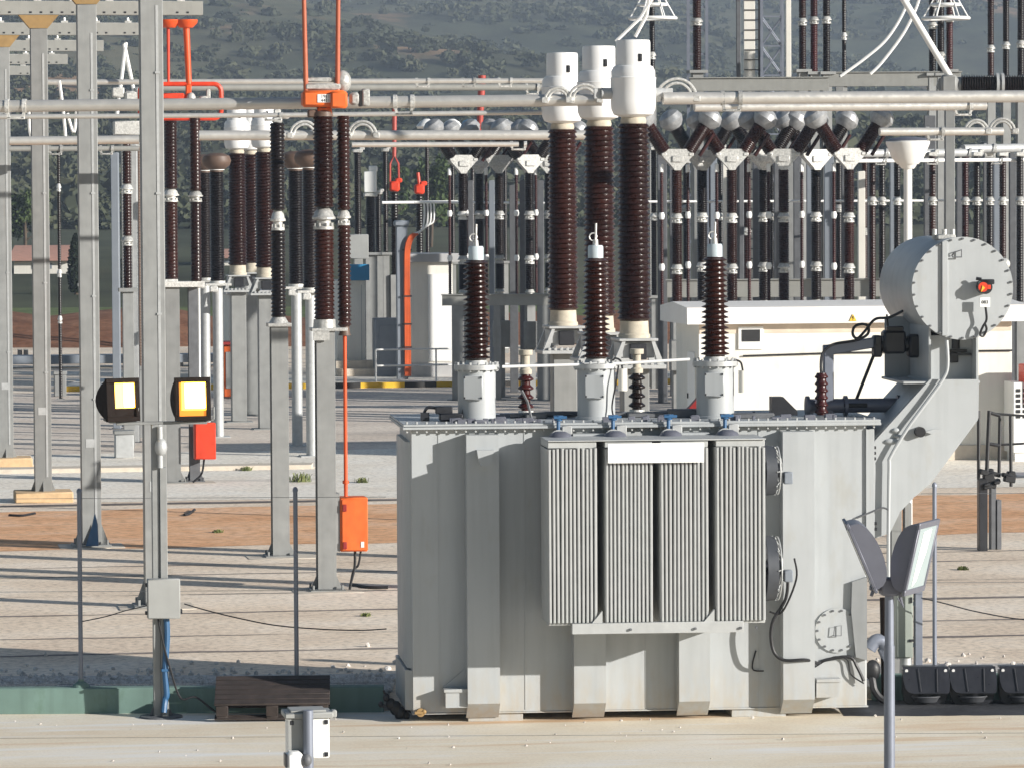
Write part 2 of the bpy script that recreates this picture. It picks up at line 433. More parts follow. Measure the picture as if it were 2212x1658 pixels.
# kerb with yellow and black paint
def kerb_mat():
    m, nt, b = new_mat('striped_kerb_paint')
    v = pos_node(nt, (.42, 0, 0)); sx = nt.nodes.new('ShaderNodeSeparateXYZ'); lk(nt, v, sx.inputs[0])
    f = nt.nodes.new('ShaderNodeMath'); f.operation = 'FRACT'; lk(nt, sx.outputs[0], f.inputs[0])
    g = nt.nodes.new('ShaderNodeMath'); g.operation = 'GREATER_THAN'; g.inputs[1].default_value = .58; lk(nt, f.outputs[0], g.inputs[0])
    lk(nt, mixc(nt, g.outputs[0], (.75, .47, .03), (.03, .028, .026)), b.inputs['Base Color']); b.inputs['Roughness'].default_value = .7
    return m
M['kerbpaint'] = kerb_mat()
mb = MB(); t = math.tan(A)
mb.prism([(-14, 135.0-14*t), (16, 135.0+16*t), (16, 135.3+16*t), (-14, 135.3-14*t)], 0, .17, 'xy')
kind(obj('kerb', mb, M['kerbpaint']), 'structure')
kind(obj('pavement', MB().prism([(-14, 135.3-14*t), (16, 135.3+16*t), (16, 141+16*t), (-14, 141-14*t)], 0, .15, 'xy'), M['path']), 'structure')

# dark track lines in the yard, ridges of swept gravel behind the floor
M['track'] = ground_mat('dark_track_soil', [(.20, .17, .155), (.27, .23, .205), (.36, .31, .27)], .6, 9.0, bmp=.3)
for d, e in ((58.2, .16), (60.4, .10), (63.6, .22), (66.6, .12), (70.0, .14), (71.8, .10)):
    strip('wheel_track', -13, 16, d, d+e, .003, M['track'], .10, int(d*10), A*.92)

# loose stones behind the low wall
def stones():
    rnd = random.Random(11); bm = bmesh.new(); bmesh.ops.create_icosphere(bm, subdivisions=1, radius=1.0)
    base = np.array([v.co[:] for v in bm.verts]); faces = np.array([[v.index for v in f.verts] for f in bm.faces]); bm.free()
    vs = []; fs = []; o = 0; nv = len(base); rs = np.random.RandomState(3)
    for i in range(6500):
        if i < 4600: x = rs.uniform(-7.2, -1.5); d = 51.4+abs(rs.normal(0, 1.0))*1.5
        else: x = rs.uniform(4.0, 8.0); d = 52.2+abs(rs.normal(0, 1.0))*1.5
        r = rs.uniform(.018, .048); q = base*(r*rs.uniform(.6, 1.2, 3)) ; q = q*(1+rs.uniform(-.22, .22, (nv, 1)))
        a = rs.uniform(0, 6.28); c, s = math.cos(a), math.sin(a)
        q = np.stack([q[:, 0]*c-q[:, 1]*s, q[:, 0]*s+q[:, 1]*c, q[:, 2]], 1)
        q += np.array([x, d, r*.35 + max(0, .16-.05*(d-51.4))])
        vs.append(q); fs.append(faces+o); o += nv
    me = bpy.data.meshes.new('gravel'); me.from_pydata(np.concatenate(vs).tolist(), [], np.concatenate(fs).tolist()); me.update()
    return me
kind(obj('gravel', stones(), M['stone']), 'stuff')
t = math.tan(A)
mb = MB()
for x0, x1 in ((-9, -1.5), (4.0, 9)):
    vs = []
    q = 51.15 if x0 < 0 else 52.0
    for x in (x0, x1): vs += [(x, q, 0), (x, q, .15), (x, q+1.2, .11), (x, q+3.8, 0)]
    mb.add(vs, [(0, 1, 5, 4), (1, 2, 6, 5), (2, 3, 7, 6)])
kind(obj('gravel_bed', mb, M['stone']), 'structure')

# ------------------------------------------------------------------ vegetation on the hills
def leaf_cloud(rs, n, spread, size):
    """n small leaf quads inside an uneven crown"""
    u = rs.normal(0, 1, (n, 3)); u /= np.linalg.norm(u, axis=1)[:, None]
    r = rs.uniform(.35, 1.0, (n, 1))**.5
    lump = 1+.28*np.sin(u[:, :1]*5+rs.uniform(0, 6))*np.cos(u[:, 1:2]*4+rs.uniform(0, 6))+.18*np.sin(u[:, 2:3]*7+rs.uniform(0, 6))
    c = u*r*lump*np.array(spread)
    a = rs.normal(0, 1, (n, 3)); a /= np.linalg.norm(a, axis=1)[:, None]
    b = np.cross(a, rs.normal(0, 1, (n, 3))); b /= np.linalg.norm(b, axis=1)[:, None]
    s = size*rs.uniform(.6, 1.4, (n, 1))
    q = np.stack([c-a*s-b*s*.6, c+a*s-b*s*.6, c+a*s+b*s*.6, c-a*s+b*s*.6], 1)
    return q.reshape(-1, 3)
def quads(name, vs):
    n = len(vs)//4; me = bpy.data.meshes.new(name)
    me.vertices.add(len(vs)); me.vertices.foreach_set('co', vs.astype(np.float32).ravel())
    me.loops.add(n*4); me.loops.foreach_set('vertex_index', np.arange(n*4, dtype=np.int32))
    me.polygons.add(n); me.polygons.foreach_set('loop_start', np.arange(0, n*4, 4, dtype=np.int32)); me.polygons.foreach_set('loop_total', np.full(n, 4, np.int32))
    me.update(); return me
rs = np.random.RandomState(21)
protos = [leaf_cloud(rs, 120, (1, 1, .62), .22) for _ in range(9)]
chunks = []
for i in range(11000):
    y = 400+2500*rs.uniform(0, 1)**1.15
    if y > 2400: continue
    x = rs.uniform(-.135, .135)*y
    if math.sin(x*.021+y*.0043)+.8*math.sin(x*.008-y*.011+1)+rs.uniform(-.9, .9) < -.75: continue
    s = rs.uniform(.6, 2.0)*(1+.25*(y > 900))*(1.5 if rs.uniform() < .12 else 1); p = protos[rs.randint(9)]
    a = rs.uniform(0, 6.28); c, sn = math.cos(a), math.sin(a)
    q = p*np.array([s*rs.uniform(.9, 1.7), s, s*rs.uniform(.8, 1.25)])
    q = np.stack([q[:, 0]*c-q[:, 1]*sn, q[:, 0]*sn+q[:, 1]*c, q[:, 2]], 1)
    chunks.append(q+np.array([x, y, hill_z(x, y)+s*.35]))
kind(obj('hillside_scrub', quads('hillside_scrub', np.concatenate(chunks)), M['scrub']), 'stuff')

def tree(name, label, x, y, h, wdt, m, conic=False, group=None, seed=1, n=3000):
    rs = np.random.RandomState(seed); z0 = hill_z(x, y)
    t = thing(name, label, 'tree', (x, y, z0), 0, group)
    tr = MB(); tr.tube(smooth_path([(0, 0, -.2), (.05*h*.2, 0, h*.25), (0, .02*h, h*.55), (0, 0, h*.8)]), max(.12, h*.02), 8)
    for k in range(6):
        a = k*1.1; zz = h*(.25+.08*k); tr.cyl((0, 0, zz), (wdt*.35*math.cos(a), wdt*.35*math.sin(a), zz+h*.14), h*.012, h*.004, 6)
    obj('trunk', tr, M['trunk'], t)
    if conic:
        zz = rs.uniform(.05, 1, n); rr = wdt*.5*np.sin(np.pi*np.clip(zz*.92+.08, 0, 1))**.6*(1-zz*.35)*rs.uniform(.5, 1.05, n)
        aa = rs.uniform(0, 6.28, n); c = np.stack([rr*np.cos(aa), rr*np.sin(aa), zz*h], 1)
        a = rs.normal(0, 1, (n, 3)); a /= np.linalg.norm(a, axis=1)[:, None]; b = np.cross(a, rs.normal(0, 1, (n, 3))); b /= np.linalg.norm(b, axis=1)[:, None]
        s = .16*rs.uniform(.6, 1.4, (n, 1))*h/9
        vs = np.stack([c-a*s-b*s*.6, c+a*s-b*s*.6, c+a*s+b*s*.6, c-a*s+b*s*.6], 1).reshape(-1, 3)
    else:
        parts = []
        for k in range(9):
            c = rs.uniform(-1, 1, 3)*np.array([wdt*.32, wdt*.32, h*.22])+np.array([0, 0, h*.64])
            parts.append(leaf_cloud(rs, n//9, (wdt*.24, wdt*.24, h*.19), h*.022)+c)
        vs = np.concatenate(parts)
    obj('crown', quads('crown', vs), M[m], t); return t
def tree_at(name, label, vx, vy_top, Y, wpx, m, conic=False, group=None, seed=1):
    p = P(vx, vy_top, Y); z0 = hill_z(p.x, Y)
    return tree(name, label, p.x, Y, p.z-z0, s2(wpx, Y), m, conic, group, seed)
tree_at('cypress_tree', 'dark slender cypress beyond the yard, the taller of two behind the grey posts', 163, 505, 235, 42, 'cypress', True, None, 2)
tree_at('cypress_tree', 'shorter dark cypress standing beyond the yard beside the taller one', 262, 560, 238, 30, 'cypress', True, None, 3)
tree_at('broad_tree', 'sunlit yellow green tree on the slope, seen under the aluminium tubes', 930, 345, 330, 80, 'leaf', False, None, 4)
tree_at('broad_tree', 'dull green round tree left of the cypresses, behind the leftmost grey posts', 52, 400, 300, 90, 'leaf', False, None, 5)
tree_at('broad_tree', 'dense green tree low on the slope between the pantograph and the white heads', 850, 352, 380, 70, 'leaf', False, None, 6)

def weed(vx, vy, wpx, label, seed):
    g = G(vx, vy); rs = np.random.RandomState(seed); n = 90; wd = s2(wpx, g.y); q = []
    for i in range(n):
        a = rs.uniform(0, 6.28); r = rs.uniform(0, wd*.5); b = Vector((r*math.cos(a), r*math.sin(a), 0)); l = rs.uniform(.15, .5)*wd*.7
        tip = b+Vector((rs.normal(0, .35)*l, rs.normal(0, .35)*l, l)); side = Vector((rs.normal(), rs.normal(), 0)).normalized()*.02*max(.6, wd)
        q += [b-side, b+side, tip+side*.6, tip-side*.6]
    o = obj('weed_clump', quads('weed_clump', np.array([v[:] for v in q])), M['weed'], None, g)
    return tag(o, label, 'weed', 'weeds growing in the yard')
weed(645, 1040, 60, 'broad green weed patch on the pale path between two grey posts', 1)
weed(560, 1008, 26, 'sparse weed between the red box and the dark post insulator post', 7)
weed(470, 1150, 22, 'lone weed on the orange earth strip', 8)
weed(790, 1330, 24, 'small weed on the gravel left of the tank', 9)
weed(2080, 1230, 26, 'small weed on the gravel left of the dark steel stand', 10)
weed(780, 1042, 36, 'small weed tuft beside the post of the orange mechanism box', 2)
weed(532, 1016, 30, 'pale dry weed standing right of the red box', 3)

# far buildings below the hills
def far_house(vx0, vx1, vy_eave, vy_ridge, Y, wallm, roofm, label, name='farm_building'):
    a = P(vx0, vy_eave, Y); b = P(vx1, vy_eave, Y); z0 = hill_z(a.x, Y); L = b.x-a.x; he = a.z-z0; hr = P(vx0, vy_ridge, Y).z-z0
    t = thing(name, label, 'building', (a.x, Y, z0), 0)
    obj('wall', MB().span(0, L, 0, 8, -.5, he), M[wallm], t)
    mb = MB(); mb.add([(-.4, -.5, he-.05), (L+.4, -.5, he-.05), (L+.4, 4, hr), (-.4, 4, hr), (-.4, 8.5, he-.05), (L+.4, 8.5, he-.05)], [(0, 1, 2, 3), (3, 2, 5, 4), (0, 3, 4), (1, 5, 2)])
    obj('roof', mb, M[roofm], t)
    for k in range(max(1, int(L/4))):
        w_ = obj('window', MB().span(1.2+k*3.6, 2.4+k*3.6, -.06, .02, he*.35, he*.75), M['panelblue'], t)
    return t
far_house(30, 150, 562, 532, 270, 'cream', 'pinkroof', 'low farm shed with a pink roof beyond the grass, seen between the leftmost posts')
far_house(440, 500, 556, 540, 285, 'cream', 'pinkroof', 'far cream house with a reddish roof, half hidden by dark insulators')
# ------------------------------------------------------------------ shared shapes
def shed_profile(L, rc, rs_, n, taper=1.0):
    """a column of length L with n sheds that droop a little"""
    pr = [(0, 0), (rc*taper, 0)]; p = L/n
    for i in range(n):
        k = taper+(1-taper)*(i+.5)/n; z = p*i; c = rc*k; s = rs_*k
        pr += [(c, z+p*.18), (s*.97, z+p*.34), (s, z+p*.42), (s*.985, z+p*.50), (c*1.04, z+p*.82)]
    pr += [(rc, L), (0, L)]
    return pr
def insulator(L, rc, rs_, n, seg=18, taper=1.0):
    key = ('insulator', round(L, 2), rc, rs_, n, seg, taper)
    return cached(key, lambda: MB().lathe(shed_profile(round(L, 2), rc, rs_, n, taper), seg))
def joint_mesh(r, h):
    """cast joint: two flanges with bolts and a domed hood"""
    def f():
        mb = MB().lathe([(0, 0), (r*1.15, 0), (r*1.15, h*.13), (r*.8, h*.17), (r*.78, h*.42), (r*1.32, h*.46), (r*1.32, h*.56), (r*1.15, h*.62), (r*1.0, h*.82), (r*.62, h*.97), (0, h)], 16)
        for k in range(8):
            a = k*math.pi/4+.2; mb.cyl((r*1.0*math.cos(a), r*1.0*math.sin(a), h*.13), (r*1.0*math.cos(a), r*1.0*math.sin(a), h*.30), r*.12, None, 6)
        return mb
    return cached(('joint', r, h), f)
def flange_mesh(r, h):
    def f():
        mb = MB().lathe([(0, 0), (r*1.35, 0), (r*1.35, h*.3), (r*1.0, h*.36), (r*.95, h), (0, h)], 18)
        for k in range(10):
            a = k*math.pi/5; mb.cyl((r*1.2*math.cos(a), r*1.2*math.sin(a), h*.28), (r*1.2*math.cos(a), r*1.2*math.sin(a), h*.55), r*.09, None, 6)
        return mb
    return cached(('flange', r, h), f)
def h_post(hgt, w_, d_, z0=0.0):
    """H section: two flanges and a web, facing the yard's grid, with base plate and stiffeners"""
    def f():
        mb = MB(); tf = .022
        mb.span(-w_/2, w_/2, -d_/2, -d_/2+tf, z0+.03, hgt, .003).span(-w_/2, w_/2, d_/2-tf, d_/2, z0+.03, hgt, .003)
        mb.span(-.008, .008, -d_/2+tf, d_/2-tf, z0+.03, hgt)
        mb.span(-w_*.95, w_*.95, -d_*.95, d_*.95, z0, z0+.03, .004)
        for s in (-1, 1): mb.prism([(s*w_/2, z0+.031), (s*w_*.85, z0+.031), (s*w_/2, z0+.26)], -.006, .006, 'xz')
        for a in (-1, 1):
            for b in (-1, 1): mb.cyl((a*w_*.78, b*d_*.78, z0+.03), (a*w_*.78, b*d_*.78, z0+.10), .018, None, 6)
        return mb
    return cached(('post', round(hgt, 2), w_, d_, z0), f)

# ------------------------------------------------------------------ power transformer
g0 = G(893, 1561)
AT = R(5.5); T = Frame((g0.x, g0.y), AT)
tr = thing('power_transformer', 'big pale grey power transformer with ribbed radiators and round conservator drum on concrete', 'transformer', (g0.x, g0.y, 0), AT)
TW = T.x(1873, 1546); TD = 2.15
zt = T.z(1105, 926, -.13)              # underside of the cover plate
zb = .10
body = MB()
ch = .16
body.prism([(0, 0), (TW-.02, 0), (TW, .02), (TW, TD), (ch, TD), (0, TD-ch)], zb+.02, zt, 'xy')
tk = obj('tank', body, M['tank'], tr)
# left end of the tank carries an upright round-cornered casing above a lower band
mb = MB(); mb.prism([(0, .22), (-.05, .30), (-.05, TD-.3), (0, TD-.2)], .62, zt-.16, 'xy')
mb.prism([(0, .18), (-.075, .26), (-.075, TD-.26), (0, TD-.18)], .13, .60, 'xy')
obj('end_casing', mb, M['tank'], tk)
# skid beams under the tank
for xa, xb in ((.12*TW, .24*TW), (.70*TW, .82*TW)): obj('skid', MB().span(xa, xb, .02, TD-.02, .006, zb-.001, .004), M['tank'], tr)
obj('base_plate', MB().span(-.01, TW+.012, -.014, TD, zb, zb+.018, .003), M['tank'], tr)
# cover plate with its bolt rim
cv = MB(); ov = .11
cv.span(-ov, TW+ov*1.4, -ov, TD+ov, zt+.001, zt+.034, .004).span(-ov+.006, TW+ov*1.4-.006, -ov+.006, TD+ov-.006, zt+.036, zt+.066, .004)
cover = obj('cover_plate', cv, M['tank'], tr)
bl = MB(); k = 0
while k*.115 < TW+ov*2:
    x = -ov+.05+k*.115; bl.cyl((x, -ov+.05, zt-.035), (x, -ov+.05, zt+.092), .013, None, 6); k += 1
obj('bolt_row', bl, M['steel_lt'], cover)
ZT = zt+.066
# upright box stiffeners with sloping feet
for a, b, ft in ((1010, 1080, 1519), (1240, 1309, 1518), (1467, 1534, 1514), (1692, 1760, 1510)):
    x0 = T.x(a, 1400, -.24); x1 = T.x(b, 1400, -.24); zf = T.z((a+b)/2, ft, -.24)
    mb = MB().prism([(0, zt-.06), (-.24, zt-.06), (-.24, zf), (-.003, zf-.19), (0, zf-.19)], x0, x1, 'yz')
    obj('stiffener', mb, M['tank'], tr)
# weld seams on the front
for vx in (950, 1135, 1395, 1455, 1640):
    xq = T.x(vx, 1420, 0); obj('weld_seam', MB().span(xq-.007, xq+.007, -.006, -.001, .14, zt-.03), M['tank'], tk)
# jacking brackets
def jack(vx0, vx1, vy, sgn):
    x0 = T.x(vx0, vy, -.12); x1 = T.x(vx1, vy, -.12); z = T.z(vx0, vy, -.12)
    mb = MB().span(x0, x1, -.20, 0, z-.02, z+.02, .003)
    xa, xb = (x0, x1) if sgn > 0 else (x1, x0)
    mb.prism([(xa, z+.02), (xb, z+.02), (xa, z+.26)], -.02, .0, 'xz')
    mb.span(x0+.02 if sgn < 0 else x0, x1-.02 if sgn > 0 else x1, -.18, 0, z-.20, z-.02)
    obj('jacking_bracket', mb, M['tank'], tr)
jack(958, 1012, 1490, -1); jack(1762, 1815, 1468, 1)
lug = MB(); p = T.loc(1047, 985, -.24)
lug.prism([(p.x-.10, p.z+.08), (p.x+.10, p.z+.08), (p.x+.08, p.z-.06), (p.x+.04, p.z-.11), (p.x-.05, p.z-.11), (p.x-.08, p.z-.05)], -.36, -.24, 'xz')
obj('lifting_lug', lug, M['tank'], tr)
dn = MB(); p = T.loc(908, 1537, 0)
dn.cyl((p.x, .0, p.z), (p.x, -.06, p.z), .05, None, 12); dn.box((p.x-.02, -.07, p.z), (.10, .02, .03)); dn.ball((p.x+.04, -.05, p.z+.01), .028)
obj('drain_valve', dn, M['rust'], tr)
# manhole cover low on the front
p = T.loc(1808, 1360, 0); r = .265
mh = MB().cyl((p.x, -.002, p.z), (p.x, -.022, p.z), r, None, 36)
man = obj('manhole_cover', mh, M['tank'], tr)
bl = MB()
for k in range(14):
    a = 2*math.pi*k/14; bl.cyl((p.x+r*.9*math.cos(a), -.02, p.z+r*.9*math.sin(a)), (p.x+r*.9*math.cos(a), -.042, p.z+r*.9*math.sin(a)), .014, None, 6)
obj('bolt_row', bl, M['steel_dk'], man)
obj('handle', MB().tube([(p.x-.05, -.022, p.z-.06), (p.x-.05, -.06, p.z-.06), (p.x-.04, -.06, p.z+.05), (p.x+.04, -.06, p.z+.06), (p.x+.04, -.06, p.z-.06), (p.x-.05, -.06, p.z-.06)], .006, 6), M['steel_dk'], man)

# radiators
RY0, RY1 = -1.12, -.30
grp = [(1184, 1291), (1307, 1411), (1427, 1532), (1547, 1655)]
rzt = T.z(1240, 968, RY0); rzb = T.z(1240, 1350, RY0); rzt2 = rzt+.03
rnd = random.Random(4)
for gi, (a, b) in enumerate(grp):
    x0 = T.x(a, 1150, RY0); x1 = T.x(b, 1150, RY0); n = 12; pt = (x1-x0)/n; th = pt*.82
    rad = MB()
    for i in range(n):
        x = x0+pt*(i+.5); tw = rnd.uniform(-.006, .006); tz = rnd.uniform(-.012, .004)
        h_ = th/2; e = th*.42
        poly = [(x-h_, RY1), (x-h_, RY0+e*1.6), (x-h_*.45, RY0), (x+h_*.45, RY0), (x+h_, RY0+e*1.6), (x+h_, RY1)]
        vs = [(q[0], q[1], rzb+.03) for q in poly]+[(q[0]+tw, q[1], rzt+tz) for q in poly]
        rad.add(vs, [tuple(range(6)), tuple(range(6, 12))]+[(k, (k+1) % 6, 6+(k+1) % 6, 6+k) for k in range(6)])
    ra = obj('radiator', rad, M['fin'], tr)
    for zz, zz2 in ((rzt-.0, rzt+.075), (rzb-.005, rzb+.028)):
        obj('header', MB().span(x0+.006, x1-.006, RY0+.05, RY1+.02, zz, zz2, .006), M['fin'], ra)
    # feed pipes to the tank with butterfly valve
    xc = (x0+x1)/2; vx = T.x((1207, 1325, 1445, 1567)[gi], 945, -.2)
    pp = MB().cyl((vx, RY1-.02, rzt+.06), (vx, .01, rzt+.06), .062, None, 16).cyl((xc, RY1-.02, rzb+.06), (xc, .01, rzb+.06), .055, None, 14)
    obj('feed_pipe', pp, M['fin'], ra)
    vm = MB().cyl((vx, -.20, rzt+.06), (vx, -.12, rzt+.06), .105, None, 18).box((vx+.10, -.16, rzt+.14), (.12, .05, .14), None, .008)
    va = obj('valve', vm, M['steel_lt'], ra)
    vh = MB().cyl((vx, -.16, rzt+.15), (vx, -.16, rzt+.30), .022, None, 8).cyl((vx, -.16, rzt+.27), (vx, -.16, rzt+.33), .045, .062, 10).box((vx+.02, -.20, rzt+.31), (.15, .03, .03))
    obj('valve_handle', vh, M['valve'], va)
    obj('saddle', MB().lathe([(0, 0), (.15, 0), (.12, .05), (.06, .08), (0, .08)], 14, Matrix.Translation((vx, -.36, rzt+.074))), M['lampgrey'], ra)
# lower tie beam and blank plate in front of the radiators
x0 = T.x(1236, 1360, RY0-.03); x1 = T.x(1606, 1360, RY0-.03); z0 = T.z(1400, 1367, RY0-.03); z1 = T.z(1400, 1349, RY0-.03)
tb = MB().span(x0, x1, RY0-.03, RY0+.10, z0, z1+.03, .004)
for q in (1298, 1540):
    xx = T.x(q, 1340, RY0-.03); tb.prism([(xx-.10, z1+.03), (xx+.02, z1+.03), (xx+.02, z1+.17)], RY0-.02, RY0+.06, 'xz')
tie = obj('radiator_tie_beam', tb, M['fin'], tr)
bl = MB()
for q in (1362, 1502, 1600, 1634):
    xx = T.x(q, 1358, RY0-.03); bl.cyl((xx, RY0-.055, (z0+z1)/2), (xx, RY0-.02, (z0+z1)/2), .016, None, 6)
obj('bolt_row', bl, M['steel_dk'], tie)
x0 = T.x(1313, 975, RY0-.05); x1 = T.x(1521, 975, RY0-.05); z0 = T.z(1400, 999, RY0-.05); z1 = T.z(1400, 956, RY0-.05)
obj('blank_plate', MB().span(x0, x1, RY0-.055, RY0-.04, z0, z1, .003), M['white'], tr)
x0r = T.x(1184, 960, RY0); x1r = T.x(1655, 960, RY0)
sh = MB().span(x0r, x1r, RY0+.02, RY1+.05, rzt+.078, rzt+.092, .002)
obj('radiator_top_plate', sh, M['fin'], tr)
# side fans blowing through the last radiator
for vy0, vy1 in ((950, 1080), (1141, 1311)):
    xf = x1r+.03; zc = (T.z(1680, vy0, -.7)+T.z(1680, vy1, -.7))/2; rr = .84*(T.z(1680, vy0, -.7)-T.z(1680, vy1, -.7))/2; yc = -.70
    ring = MB(); rot = Matrix.Translation((xf, yc, zc)) @ Matrix.Rotation(R(90), 4, 'Y')
    ring.lathe([(rr*.93, 0), (rr, 0), (rr*.96, .13), (rr*.90, .13), (rr*.93, 0)], 32, rot)
    fan = obj('fan', ring, M['fanblack'] if 'fanblack' in M else M.setdefault('fanblack', mat('dark_fan_shroud', (.06, .065, .075), .5, .2, var=.1)), tr)
    gd = MB()
    for q in (.25, .5, .75, .95): gd.tube([(xf+.16+.05*(1-q), yc+rr*q*math.cos(R(10*i)), zc+rr*q*math.sin(R(10*i))) for i in range(36)], .008, 5, True)
    for i in range(10):
        a = R(36*i); gd.tube([(xf+.22, yc, zc), (xf+.20, yc+rr*.5*math.cos(a), zc+rr*.5*math.sin(a)), (xf+.12, yc+rr*math.cos(a), zc+rr*math.sin(a))], .007, 5)
    obj('fan_guard', gd, M['steel_lt'], fan)
    mo = MB().cyl((xf-.02, yc, zc), (xf+.20, yc, zc), .10, .085, 16)
    obj('fan_motor', mo, M['blackplastic'], fan)
    bd = MB()
    for i in range(6):
        a = R(60*i+12); c, s = math.cos(a), math.sin(a)
        bd.add([(xf+.02, yc+.08*c-.03*s, zc+.08*s+.03*c), (xf+.07, yc+.08*c+.05*s, zc+.08*s-.05*c), (xf+.09, yc+rr*.86*c+.13*s, zc+rr*.86*s-.13*c), (xf+.01, yc+rr*.86*c-.05*s, zc+rr*.86*s+.05*c)], [(0, 1, 2, 3)])
    obj('fan_blades', bd, M['blackplastic'], fan)
    jb = MB().box((xf+.27, yc-.12, zc-.08), (.10, .12, .14), None, .01)
    obj('terminal_box', jb, M['panelblue'], fan)
# fan cable running down and along the tank
pts = [T.loc(1702, 1230, -.3), T.loc(1698, 1290, -.28), T.loc(1668, 1345, -.27), T.loc(1669, 1400, -.26), T.loc(1692, 1424, -.27), T.loc(1740, 1424, -.27), T.loc(1768, 1431, -.05), T.loc(1785, 1424, -.04), T.loc(1835, 1418, -.04), T.loc(1852, 1440, -.05), T.loc(1866, 1470, -.08)]
obj('cable', MB().tube(smooth_path(pts), .020, 7), M['black'], tr)
pts = [T.loc(1662, 1320, -.27), T.loc(1690, 1320, -.3), T.loc(1720, 1250, -.45), T.loc(1716, 1205, -.5)]
obj('cable', MB().tube(smooth_path(pts), .012, 6), M['black'], tr)
pts = [T.loc(1760, 1440, -.04), T.loc(1800, 1418, -.05), T.loc(1830, 1424, -.05), T.loc(1838, 1455, -.05), T.loc(1866, 1475, -.07)]
obj('cable', MB().tube(smooth_path(pts), .009, 6), M['black'], tr)
obj('cable', MB().tube(smooth_path([T.loc(1633, 1404, -.01), T.loc(1626, 1430, -.02), T.loc(1628, 1446, -.02), T.loc(1650, 1448, -.05)]), .009, 6), M['black'], tr)

# bushings on turrets
TY = .62
for vx, vtop, vins0, vins1, vcap, kk in ((1030, 790, 770, 562, 532, 0), (1288, 787, 766, 558, 530, 1), (1545, 782, 765, 555, 527, 2)):
    c = T.loc(vx, 880, TY); zf = T.z(vx, vtop, TY); z0i = zf+.07; z1i = T.z(vx, vins1, TY); zc = T.z(vx, vcap, TY)
    r = .225
    tb_ = MB().lathe([(0, 0), (r*1.12, 0), (r*1.12, .03), (r, .035), (r, zf-ZT-.04), (0, zf-ZT-.04)], 36)
    tu = obj('turret', tb_, M['tank'], tr, (c.x, TY, ZT-.002))
    fl = MB().lathe([(0, 0), (r*1.2, 0), (r*1.2, .028), (r*1.19, .030), (r*1.19, .058), (.14, .062), (.12, .11), (0, .11)], 32)
    for q in range(16):
        a = q*math.pi/8; fl.cyl((r*1.1*math.cos(a), r*1.1*math.sin(a), -.02), (r*1.1*math.cos(a), r*1.1*math.sin(a), .088), .014, None, 6)
    obj('turret_flange', fl, M['steel_lt'], tu, (0, 0, zf-ZT-.04))
    pl = MB(); aa = R(-105+(4 if kk else 0)); cc = Vector((math.cos(aa), math.sin(aa), 0)); tt = Vector((-cc.y, cc.x, 0))
    rot = Matrix((tt, cc, (0, 0, 1))).transposed()
    pl.box(cc*(r+.012)+Vector((0, 0, (zf-ZT)*.62)), (.235, .045, .29), rot, .02)
    ip = obj('inspection_plate', pl, M['tank'], tu)
    bb = MB()
    for sx in (-1, 1):
        for sz in (-1, 1): bb.box(cc*(r+.038)+tt*sx*.10+Vector((0, 0, (zf-ZT)*.62+sz*.12)), (.016, .012, .022), rot)
    obj('bolt_row', bb, M['blackplastic'], ip)
    bu = thing  # bushing is a part of the transformer
    L = z1i-z0i
    ins = obj('bushing', insulator(L, .102, .150, 19, 22, 1.16), M['porcelain'], tr, (c.x, TY, z0i))
    obj('bushing_cap', MB().lathe([(0, 0), (.092, 0), (.092, zc-z1i-.02), (.08, zc-z1i), (0, zc-z1i)], 20), M['glass'] if False else M['capblue'] if 'capblue' in M else M.setdefault('capblue', mat('pale_blue_cap_paint', (.50, .57, .60), .4, .1, var=.05)), ins, (0, 0, L))
    st = MB().cyl((0, 0, zc-z1i+L), (0, 0, zc-z1i+L+.07), .035, .028, 10).cyl((0, 0, zc-z1i+L+.05), (.006, 0, zc-z1i+L+.26), .013, None, 8)
    st.tube(arc((-.03, 0, zc-z1i+L+.10), .045, 0, 360, 10), .009, 5)
    obj('terminal_stud', st, M['fitting'], ins)
# hanging terminal pots beside two turrets
for vx, vy in ((1605, 822), (1345, 818)):
    p = T.loc(vx, vy, TY-.1); mb = MB().cyl((p.x, p.y, p.z-.14), (p.x, p.y, p.z+.12), .055, None, 12)
    pot = obj('junction_pot', mb, M['cream'], tr)
    obj('conduit', MB().tube(smooth_path([(p.x, p.y, p.z+.1), (p.x-.03, p.y, p.z+.22), (p.x-.12, p.y, p.z+.20), (p.x-.13, p.y, p.z-.2), (p.x-.13, p.y, ZT)]), .012, 6), M['black'], pot)
# thin rail linking the turret heads
obj('link_rail', MB().tube([T.loc(1085, 792, TY-.15), T.loc(1340, 785, TY-.15), T.loc(1490, 776, TY-.15)], .018, 8), M['white'], tr)
obj('cable', MB().tube(smooth_path([T.loc(1336, 790, TY-.2), T.loc(1330, 830, TY-.25), T.loc(1322, 880, TY-.24), T.loc(1330, 912, TY-.3)]), .010, 6), M['black'], tr)
# small neutral bushings further back on the cover
for vx, vy0, vy1, rr, m_ in ((1136, 888, 808, .075, 'maroon'), (1376, 886, 815, .080, 'porcelain_dk')):
    p = T.loc(vx, 890, 1.55); L = s2(vy0-vy1, p.y+T.o.y)
    b_ = obj('small_bushing', insulator(.44, rr*.72, rr*1.3, 4, 18), M[m_], tr, (p.x, 1.55, ZT+.06))
    obj('bushing_flange', flange_mesh(.095, .06), M['fitting'], b_, (0, 0, -.06))
    obj('terminal_stud', MB().lathe([(0, 0), (.075, 0), (.075, .05), (.05, .07), (.05, .22), (.085, .23), (.085, .29), (0, .29)], 14), M['cement'], b_, (0, 0, .44))
